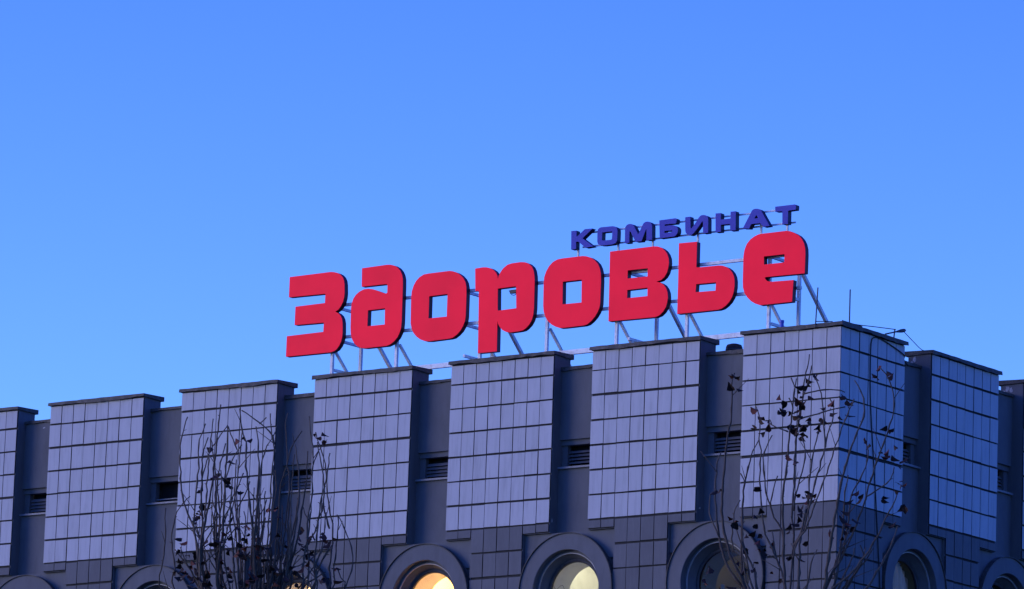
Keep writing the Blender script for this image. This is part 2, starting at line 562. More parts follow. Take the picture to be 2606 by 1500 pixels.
def bay(fm, ua, ub, style):
    uc = 0.5 * (ua + ub)
    # recessed wall
    bm = bmesh.new()
    fbox(bm, fm, ua, ub, RC, 0.48, -1.155, 0.12)
    fbox(bm, fm, ua, ub, RC, 0.48, BOT - STUB, -1.69)
    fbox(bm, fm, ua, ub, 0.60, 0.66, -1.69, -1.155)
    wall = obj('recess_wall', bm, M['plaster'], BUILDING, fm(uc, 0.4, BOT - STUB))
    bm = bmesh.new()
    wavy_cap(bm, fm, ua + 0.001, ub - 0.001, RC - 0.035, 0.52, 0.112, 0.172)
    obj('coping', bm, M['coping'], wall, fm(uc, 0.4, 0.14))
    # louvred vent
    jl = 0.125
    bm = bmesh.new()
    fbox(bm, fm, ua, ub, 0.30, 0.44, -1.25, -1.156)
    fbox(bm, fm, ua, ua + jl, 0.335, 0.44, -1.625, -1.251)
    fbox(bm, fm, ub - jl, ub, 0.335, 0.44, -1.625, -1.251)
    vent = obj('vent_window', bm, M['plaster'], BUILDING, fm(uc, 0.4, -1.62))
    bm = bmesh.new()
    add_prism(bm, [[(RC - 0.055, -1.69), (0.44, -1.69), (0.44, -1.605), (RC - 0.055, -1.655)]],
              lambda a, d, b: fm(d, a, b), ua + 0.002, ub - 0.002)
    obj('sill', bm, M['sill'], vent, fm(uc, 0.3, -1.65))
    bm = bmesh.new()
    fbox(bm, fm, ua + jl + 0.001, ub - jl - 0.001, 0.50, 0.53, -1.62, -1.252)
    obj('shade_backing', bm, M['black'], vent, fm(uc, 0.5, -1.5))  # black sheet behind the slats, painted as the vent's inner shade
    tilt = random.uniform(-0.006, 0.010)
    if style != 'open_vent':
        for i in range(4):
            bm = bmesh.new()
            zt = -1.345 - 0.064 * i
            add_prism(bm, [[(0.365, zt - 0.050 - tilt), (0.373, zt - 0.052 - tilt), (0.425, zt + 0.002), (0.417, zt + 0.004)]],
                      lambda a, d, b: fm(d, a, b), ua + jl + 0.001, ub - jl - 0.001)
            obj('louvre_slat', bm, M['slat'], vent, fm(uc, 0.4, zt))
    else:
        bm = bmesh.new()
        fbox(bm, fm, ua + jl + 0.001, ub - jl - 0.001, 0.36, 0.39, -1.585, -1.565)
        obj('louvre_slat', bm, M['sill'], vent, fm(uc, 0.4, -1.575))
    # spandrel behind the ring, stepped
    w2 = 0.5 * (ub - ua) + 2 * T - 0.006
    zs = -3.38
    aa = math.asin((zs - RZ) / 0.985)
    def arc(a0, a1, n=40):
        return [(uc + 0.985 * math.cos(a0 + (a1 - a0) * i / n), RZ + 0.985 * math.sin(a0 + (a1 - a0) * i / n)) for i in range(n + 1)]
    bm = bmesh.new()
    add_prism(bm, [[(uc - w2, zs), (uc - w2, BOT - STUB - 0.002), (uc + w2, BOT - STUB - 0.002), (uc + w2, zs)] + arc(aa, math.pi - aa)], fm, 0.085, 0.245)
    add_prism(bm, [[(uc + w2, zs - 0.001), (uc + w2, COLBOT), (uc - w2, COLBOT), (uc - w2, zs - 0.001)] + arc(math.pi - aa, 2 * math.pi + aa)], fm, 0.135, 0.245)
    obj('spandrel', bm, M['plaster'], BUILDING, fm(uc, 0.2, COLBOT))
    # porthole
    port = obj('porthole_window', lathe(fm, uc, [(0.985, 0.24), (RO, 0.235), (RO, -0.008), (RO - 0.012, -0.02), (RI + 0.008, -0.02), (RI, -0.012),
                                                 (RI - 0.004, 0.10), (RI - 0.05, 0.105), (RI - 0.13, 0.275), (RI - 0.135, 0.30)]),
               M['plaster'], BUILDING, fm(uc, 0.1, RZ))
    obj('drip_flashing', lathe(fm, uc, [(RO + 0.004, 0.06), (RO + 0.006, -0.045), (RO - 0.006, -0.046), (RO - 0.006, 0.06)], closed=True), M['coping'], port, fm(uc, 0, RZ))
    obj('rim', lathe(fm, uc, [(RI - 0.046, 0.088), (RI - 0.050, 0.112), (RI - 0.062, 0.112), (RI - 0.060, 0.088)], closed=True), M['rim'], port, fm(uc, 0.1, RZ))
    obj('window_frame', lathe(fm, uc, [(RG + 0.058, 0.262), (RG + 0.03, 0.255), (RG, 0.27), (RG, 0.315), (RG + 0.058, 0.315)], closed=True), M['steel'], port, fm(uc, 0.28, RZ))
    bm = lathe(fm, uc, [(RG + 0.002, 0.296)])
    bm.verts.ensure_lookup_table()
    bm.faces.new(list(bm.verts))
    pane = obj('pane', bm, M['glass'], port, fm(uc, 0.296, RZ))
    if pane.data.polygons[0].normal.dot(fm(0, -1, 0)) < 0:
        pane.data.flip_normals()
    # deep opening and the room behind it
    L0 = 0.82
    obj('window_tunnel', lathe(fm, uc, [(RG + 0.01, 0.315), (RG + 0.01, L0)]), M['inside' if style in ('orange', 'yellow', 'pale') else 'shaded_inside'], port, fm(uc, 0.5, RZ))
    bm = bmesh.new()
    rw, rt, rb, rd = 1.45, -2.75, -5.15, 3.2
    if fm is side_map and uc < 3:                # thin space behind the curtain, next to the corner room
        rw, rd = 0.62, 1.02
    circ = [(uc + (RG + 0.01) * math.cos(2 * math.pi * k / 96), RZ + (RG + 0.01) * math.sin(2 * math.pi * k / 96)) for k in range(96)]
    loops = [[(uc - rw, rb), (uc - rw, rt), (uc + rw, rt), (uc + rw, rb)], circ]
    flat = [p for lp in loops for p in lp]
    fv = [bm.verts.new(fm(p[0], L0, p[1])) for p in flat]
    for t in tessellate_polygon([[Vector((p[0], p[1], 0)) for p in lp] for lp in loops]):
        bm.faces.new([fv[i] for i in t])
    bv = [bm.verts.new(fm(p[0], rd, p[1])) for p in loops[0]]
    bm.faces.new(bv)
    for i in range(4):
        bm.faces.new((fv[i], fv[(i + 1) % 4], bv[(i + 1) % 4], bv[i]))
    obj('room', bm, M['inside' if style in ('orange', 'yellow', 'pale') else 'shaded_inside'], port, fm(uc, 1.5, RZ))
    lit = {'orange': ((1.0, 0.50, 0.13), 105), 'yellow': ((1.0, 0.60, 0.20), 34), 'pale': ((1.0, 0.97, 0.70), 15),
           'olive': ((1.0, 0.80, 0.30), 2.4), 'grey': ((1.0, 0.85, 0.65), 10)}.get(style)
    if lit:
        ld = bpy.data.lights.new('room_lamp', 'POINT')
        ld.color = lit[0]
        ld.energy = lit[1]
        ld.shadow_soft_size = 0.12
        lo = bpy.data.objects.new('room_lamp', ld)
        link(lo, port, fm(uc + 0.35 * rw, 0.82 + 0.58 * (rd - 0.82), rt - 0.35) + Vector((0, 0, H)))
        port['label'] = {'orange': 'porthole lit warm orange', 'yellow': 'porthole lit warm yellow behind bare branches',
                         'pale': 'porthole lit pale cream with a cracked inner wall', 'olive': 'dim olive porthole',
                         'grey': 'dim grey porthole on the shaded side wall'}[style]
    if style == 'grey':
        bm = bmesh.new()
        cols = []
        for i in range(49):
            a = -0.52 + 1.04 * i / 48
            d = 0.46 + 0.028 * math.sin(i * 1.35) + 0.012 * math.sin(i * 0.6 + 1)
            cols.append([bm.verts.new(fm(uc + a, d, RZ + zz)) for zz in (-0.52, 0.52)])
        for i in range(48):
            bm.faces.new((cols[i][0], cols[i + 1][0], cols[i + 1][1], cols[i][1]))
        obj('curtain', bm, M['curtain'], port, fm(uc, 0.6, RZ), smooth=True)
    if style == 'olive':
        bm = bmesh.new()
        fbox(bm, fm, uc + 0.30, uc + 0.36, 0.70, 0.74, RZ - 0.6, RZ + 0.02)
        obj('curtain', bm, M['curtain'], port, fm(uc, 0.7, RZ))
    if style in ('pale',):
        # hairline crack across the inner wall
        bm = bmesh.new()
        pts = []
        for i in range(15):
            s = i / 14
            a = math.radians(196 + 0 * s) - 0.10 * math.sin(s * 9) - 0.05 * s
            pts.append(fm(uc - (RG + 0.005) * math.cos(a), 0.33 + 0.47 * s, RZ - (RG + 0.005) * math.sin(a)))
        add_tube(bm, pts, [0.0035] * 15, 4)
        obj('crack', bm, M['rust'], port, fm(uc, 0.5, RZ))

front_styles = ['olive', 'pale', 'orange', 'yellow', 'open_vent', 'dark', 'dark']
for (ua, ub), st in zip(gaps(FRONT_PIERS, CORNER_F), front_styles):
    bay(front_map, ua, ub, st)
for (ua, ub), st in zip(gaps(SIDE_PIERS, CORNER_S), ['grey', 'dark', 'dark']):
    bay(side_map, ua, ub, st)

# bare patches where paint and render have come off
def patch(origin, ax_u, ax_v, nrm, w, h):
    bm = bmesh.new()
    o, U, V, Nn = Vector(origin), Vector(ax_u), Vector(ax_v), Vector(nrm)
    k = 11
    ring = []
    for i in range(k):
        a = 2 * math.pi * i / k
        q = random.uniform(0.55, 1.1)
        ring.append(o + U * (w / 2 * q * math.cos(a)) + V * (h / 2 * q * math.sin(a)))
    f = [bm.verts.new(p + Nn * 0.003) for p in ring]
    b = [bm.verts.new(p - Nn * 0.004) for p in ring]
    bm.faces.new(f)
    for i in range(k):
        bm.faces.new((f[i], f[(i + 1) % k], b[(i + 1) % k], b[i]))
    obj('bare_patch', bm, M['bare'], BUILDING, o)
patch((-18.54, 0.25, 0.02), (1, 0, 0), (0, 0, 1), (0, -1, 0), 0.06, 0.04)
patch((-0.37, 2.958, 0.30), (1, 0, 0), (0.1, 0, 1), (0, -1, 0), 0.07, 0.13)
patch((-0.42, 2.958, 0.25), (1, 0, 0), (0, 0, 1), (0, -1, 0), 0.06, 0.05)
for dx, dz, w, h in ((-0.36, 0.29, 0.10, 0.12), (-0.44, 0.22, 0.09, 0.10), (-0.28, 0.26, 0.07, 0.13), (-0.40, 0.15, 0.08, 0.05)):
    patch((dx, 6.115, dz), (1, 0, 0), (0, 0, 1), (0, -1, 0), w, h)
patch((-6.143, 0.09, -2.64), (0, 1, 0), (0, 0, 1), (1, 0, 0), 0.04, 0.08)
patch((-2.96, 0.12, -2.62), (0, 1, 0), (0, 0, 1), (1, 0, 0), 0.05, 0.05)

# body of the building below and behind
bm = bmesh.new()
add_box(bm, (-26, 0.06, -H + 0.01), (-0.06, 3.3, COLBOT - 0.003))
add_box(bm, (-3.3, 3.3, -H + 0.01), (-0.06, 13, COLBOT - 0.003))
add_box(bm, (-26, 3.31, -H + 0.01), (-3.31, 13, -0.55))
obj('wall', bm, M['plaster'], BUILDING, (-10, 4, -H))
bm = bmesh.new()
add_box(bm, (-26, 0.50, -0.5), (-0.5, 13, -0.2))
obj('roof', bm, M['roof'], BUILDING, (-10, 6, -0.2))

# ---------------------------------------------------------------- rooftop sign
RED_LETTERS = [('З', [[(-13.094, 2.611), (-12.099, 2.618), (-12.021, 2.606), (-11.942, 2.584), (-11.87, 2.546), (-11.813, 2.491), (-11.778, 2.426), (-11.762, 2.343), (-11.751, 2.18), (-11.759, 2.094), (-11.781, 2.015), (-11.824, 1.939), (-11.882, 1.876), (-11.958, 1.839), (-11.887, 1.808), (-11.83, 1.759), (-11.791, 1.694), (-11.771, 1.611), (-11.762, 1.437), (-11.767, 1.338), (-11.789, 1.253), (-11.831, 1.176), (-11.89, 1.113), (-11.958, 1.082), (-12.027, 1.069), (-13.106, 1.074), (-13.104, 1.469), (-12.224, 1.477), (-12.218, 1.654), (-12.926, 1.667), (-12.924, 2.023), (-12.212, 2.03), (-12.211, 2.208), (-13.094, 2.219)]]), ('Д', [[(-11.353, 2.617), (-10.754, 2.628), (-10.677, 2.621), (-10.583, 2.594), (-10.505, 2.549), (-10.44, 2.481), (-10.399, 2.409), (-10.375, 2.327), (-10.368, 2.178), (-10.367, 1.833), (-10.364, 1.513), (-10.373, 1.391), (-10.4, 1.307), (-10.449, 1.219), (-10.522, 1.152), (-10.603, 1.103), (-10.694, 1.077), (-11.215, 1.076), (-11.308, 1.09), (-11.395, 1.128), (-11.467, 1.19), (-11.526, 1.275), (-11.562, 1.384), (-11.573, 1.509), (-11.579, 1.868), (-11.568, 1.954), (-11.534, 2.05), (-11.475, 2.12), (-11.393, 2.174), (-11.287, 2.208), (-11.179, 2.21), (-11.07, 2.188), (-10.945, 2.145), (-10.804, 2.089), (-10.758, 2.078), (-10.728, 2.09), (-10.73, 2.236), (-10.751, 2.257), (-10.797, 2.26), (-11.344, 2.262)], [(-11.174, 1.795), (-10.767, 1.798), (-10.76, 1.489), (-11.174, 1.491)]]), ('О', [[(-9.766, 2.367), (-9.282, 2.371), (-9.206, 2.357), (-9.115, 2.324), (-9.022, 2.267), (-8.951, 2.199), (-8.903, 2.121), (-8.879, 2.027), (-8.87, 1.892), (-8.87, 1.477), (-8.885, 1.381), (-8.926, 1.293), (-8.982, 1.213), (-9.062, 1.147), (-9.15, 1.099), (-9.224, 1.088), (-9.691, 1.079), (-9.797, 1.088), (-9.905, 1.128), (-9.999, 1.191), (-10.071, 1.265), (-10.12, 1.355), (-10.148, 1.456), (-10.151, 1.591), (-10.158, 1.936), (-10.149, 2.059), (-10.113, 2.166), (-10.056, 2.253), (-9.976, 2.319), (-9.879, 2.36)], [(-9.738, 1.932), (-9.308, 1.938), (-9.307, 1.51), (-9.734, 1.512)]]), ('Р', [[(-8.685, 2.358), (-8.507, 2.365), (-8.418, 2.356), (-8.328, 2.33), (-8.253, 2.284), (-8.194, 2.225), (-8.164, 2.163), (-8.154, 2.103), (-8.135, 2.167), (-8.098, 2.236), (-8.037, 2.303), (-7.943, 2.36), (-7.847, 2.377), (-7.639, 2.381), (-7.542, 2.368), (-7.461, 2.334), (-7.387, 2.274), (-7.344, 2.198), (-7.321, 2.097), (-7.311, 1.978), (-7.307, 1.493), (-7.318, 1.363), (-7.346, 1.274), (-7.398, 1.194), (-7.475, 1.129), (-7.538, 1.097), (-7.633, 1.086), (-7.825, 1.081), (-7.921, 1.098), (-8.012, 1.143), (-8.079, 1.214), (-8.113, 1.27), (-8.132, 1.331), (-8.123, 0.753), (-8.553, 0.756), (-8.565, 1.277), (-8.58, 1.898), (-8.588, 1.928), (-8.663, 1.932)], [(-8.149, 1.931), (-7.729, 1.938), (-7.707, 1.523), (-8.135, 1.515)]]), ('О', [[(-6.697, 2.359), (-6.245, 2.36), (-6.158, 2.347), (-6.069, 2.317), (-5.973, 2.259), (-5.898, 2.186), (-5.851, 2.098), (-5.823, 1.999), (-5.813, 1.854), (-5.817, 1.447), (-5.831, 1.364), (-5.869, 1.284), (-5.926, 1.205), (-6.003, 1.134), (-6.088, 1.082), (-6.167, 1.065), (-6.602, 1.061), (-6.704, 1.064), (-6.8, 1.097), (-6.897, 1.148), (-6.98, 1.221), (-7.042, 1.311), (-7.08, 1.405), (-7.095, 1.515), (-7.101, 1.926), (-7.094, 2.046), (-7.054, 2.151), (-6.992, 2.242), (-6.907, 2.313), (-6.806, 2.351)], [(-6.672, 1.922), (-6.243, 1.922), (-6.234, 1.497), (-6.663, 1.5)]]), ('В', [[(-5.628, 2.382), (-4.662, 2.386), (-4.569, 2.374), (-4.491, 2.341), (-4.42, 2.289), (-4.364, 2.219), (-4.33, 2.138), (-4.32, 2.047), (-4.332, 1.958), (-4.36, 1.87), (-4.411, 1.798), (-4.486, 1.747), (-4.586, 1.73), (-4.492, 1.702), (-4.421, 1.657), (-4.365, 1.588), (-4.332, 1.507), (-4.321, 1.416), (-4.333, 1.327), (-4.361, 1.24), (-4.42, 1.162), (-4.495, 1.104), (-4.586, 1.08), (-4.663, 1.081), (-5.616, 1.092)], [(-5.224, 1.997), (-4.78, 1.994), (-4.779, 1.843), (-5.224, 1.846)], [(-5.221, 1.634), (-4.772, 1.636), (-4.77, 1.481), (-5.221, 1.483)]]), ('Ь', [[(-4.109, 2.387), (-3.718, 2.379), (-3.717, 1.912), (-3.681, 1.903), (-3.232, 1.897), (-3.148, 1.886), (-3.063, 1.854), (-2.992, 1.806), (-2.934, 1.741), (-2.897, 1.667), (-2.881, 1.583), (-2.881, 1.478), (-2.895, 1.385), (-2.927, 1.294), (-2.981, 1.216), (-3.055, 1.152), (-3.137, 1.107), (-3.221, 1.091), (-4.105, 1.093), (-4.103, 1.674)], [(-3.711, 1.602), (-3.279, 1.595), (-3.285, 1.444), (-3.72, 1.455)]]), ('Е', [[(-2.298, 2.386), (-1.805, 2.388), (-1.716, 2.373), (-1.625, 2.332), (-1.535, 2.279), (-1.466, 2.209), (-1.419, 2.128), (-1.391, 2.03), (-1.384, 1.916), (-1.39, 1.581), (-2.17, 1.591), (-2.235, 1.588), (-2.219, 1.551), (-2.176, 1.512), (-2.093, 1.494), (-1.624, 1.483), (-1.643, 1.093), (-2.216, 1.092), (-2.32, 1.091), (-2.419, 1.126), (-2.51, 1.178), (-2.595, 1.256), (-2.658, 1.344), (-2.694, 1.443), (-2.702, 1.558), (-2.701, 2.017), (-2.681, 2.13), (-2.639, 2.228), (-2.566, 2.304), (-2.478, 2.353), (-2.388, 2.382)], [(-2.264, 1.969), (-1.823, 1.968), (-1.825, 1.819), (-2.259, 1.82)]])]
BLUE_LETTERS = [('К', [[(-6.514, 2.851), (-6.396, 2.848), (-6.396, 2.74), (-6.365, 2.743), (-6.317, 2.779), (-6.211, 2.856), (-6.036, 2.852), (-6.258, 2.691), (-6.204, 2.654), (-6.008, 2.517), (-6.186, 2.509), (-6.336, 2.629), (-6.37, 2.641), (-6.4, 2.64), (-6.395, 2.504), (-6.504, 2.505)]]), ('О', [[(-5.849, 2.855), (-5.584, 2.85), (-5.541, 2.839), (-5.505, 2.816), (-5.485, 2.786), (-5.478, 2.746), (-5.479, 2.596), (-5.489, 2.557), (-5.512, 2.529), (-5.584, 2.513), (-5.776, 2.511), (-5.854, 2.52), (-5.888, 2.536), (-5.91, 2.563), (-5.921, 2.599), (-5.925, 2.785), (-5.914, 2.819), (-5.888, 2.844)], [(-5.818, 2.757), (-5.595, 2.755), (-5.591, 2.687), (-5.596, 2.607), (-5.635, 2.6), (-5.791, 2.604), (-5.819, 2.609)]]), ('М', [[(-5.309, 2.784), (-5.298, 2.813), (-5.272, 2.841), (-5.237, 2.852), (-5.195, 2.853), (-5.159, 2.844), (-5.131, 2.827), (-5.116, 2.805), (-5.014, 2.64), (-4.936, 2.777), (-4.925, 2.801), (-4.902, 2.834), (-4.867, 2.855), (-4.82, 2.859), (-4.778, 2.849), (-4.741, 2.825), (-4.722, 2.796), (-4.712, 2.765), (-4.706, 2.513), (-4.828, 2.517), (-4.832, 2.717), (-4.844, 2.718), (-4.938, 2.507), (-5.069, 2.51), (-5.184, 2.707), (-5.199, 2.714), (-5.211, 2.705), (-5.207, 2.506), (-5.305, 2.508)]]), ('Б', [[(-4.555, 2.854), (-4.203, 2.858), (-4.185, 2.851), (-4.175, 2.83), (-4.185, 2.767), (-4.194, 2.76), (-4.425, 2.768), (-4.439, 2.752), (-4.432, 2.739), (-4.4, 2.739), (-4.27, 2.736), (-4.222, 2.726), (-4.18, 2.707), (-4.149, 2.674), (-4.142, 2.638), (-4.144, 2.599), (-4.158, 2.566), (-4.186, 2.539), (-4.221, 2.525), (-4.535, 2.521)], [(-4.432, 2.647), (-4.278, 2.642), (-4.263, 2.636), (-4.269, 2.616), (-4.295, 2.608), (-4.431, 2.608), (-4.44, 2.623)]]), ('И', [[(-3.988, 2.854), (-3.879, 2.855), (-3.866, 2.646), (-3.854, 2.633), (-3.834, 2.643), (-3.726, 2.766), (-3.692, 2.817), (-3.658, 2.848), (-3.623, 2.857), (-3.571, 2.854), (-3.529, 2.838), (-3.499, 2.808), (-3.486, 2.767), (-3.481, 2.519), (-3.589, 2.519), (-3.599, 2.738), (-3.617, 2.74), (-3.721, 2.617), (-3.801, 2.541), (-3.835, 2.519), (-3.876, 2.515), (-3.924, 2.528), (-3.96, 2.557), (-3.976, 2.593), (-3.981, 2.648)]]), ('Н', [[(-3.328, 2.857), (-3.214, 2.853), (-3.213, 2.733), (-3.0, 2.733), (-3.004, 2.856), (-2.893, 2.854), (-2.886, 2.507), (-3.002, 2.51), (-3.006, 2.632), (-3.207, 2.64), (-3.206, 2.511), (-3.317, 2.512)]]), ('А', [[(-2.73, 2.524), (-2.581, 2.767), (-2.548, 2.823), (-2.52, 2.847), (-2.479, 2.856), (-2.427, 2.852), (-2.381, 2.838), (-2.345, 2.807), (-2.321, 2.765), (-2.158, 2.513), (-2.29, 2.509), (-2.349, 2.572), (-2.362, 2.583), (-2.541, 2.586), (-2.558, 2.578), (-2.596, 2.508)], [(-2.457, 2.735), (-2.441, 2.733), (-2.408, 2.681), (-2.489, 2.679)]]), ('Т', [[(-2.047, 2.85), (-1.628, 2.849), (-1.61, 2.84), (-1.607, 2.825), (-1.608, 2.761), (-1.617, 2.753), (-1.771, 2.751), (-1.77, 2.509), (-1.885, 2.513), (-1.891, 2.746), (-1.9, 2.753), (-2.041, 2.759)]])]
RIGHT_BRANCHES_BASE = (12.272, -19.778, -18.9)
RIGHT_BRANCHES_HEAD = 10.571
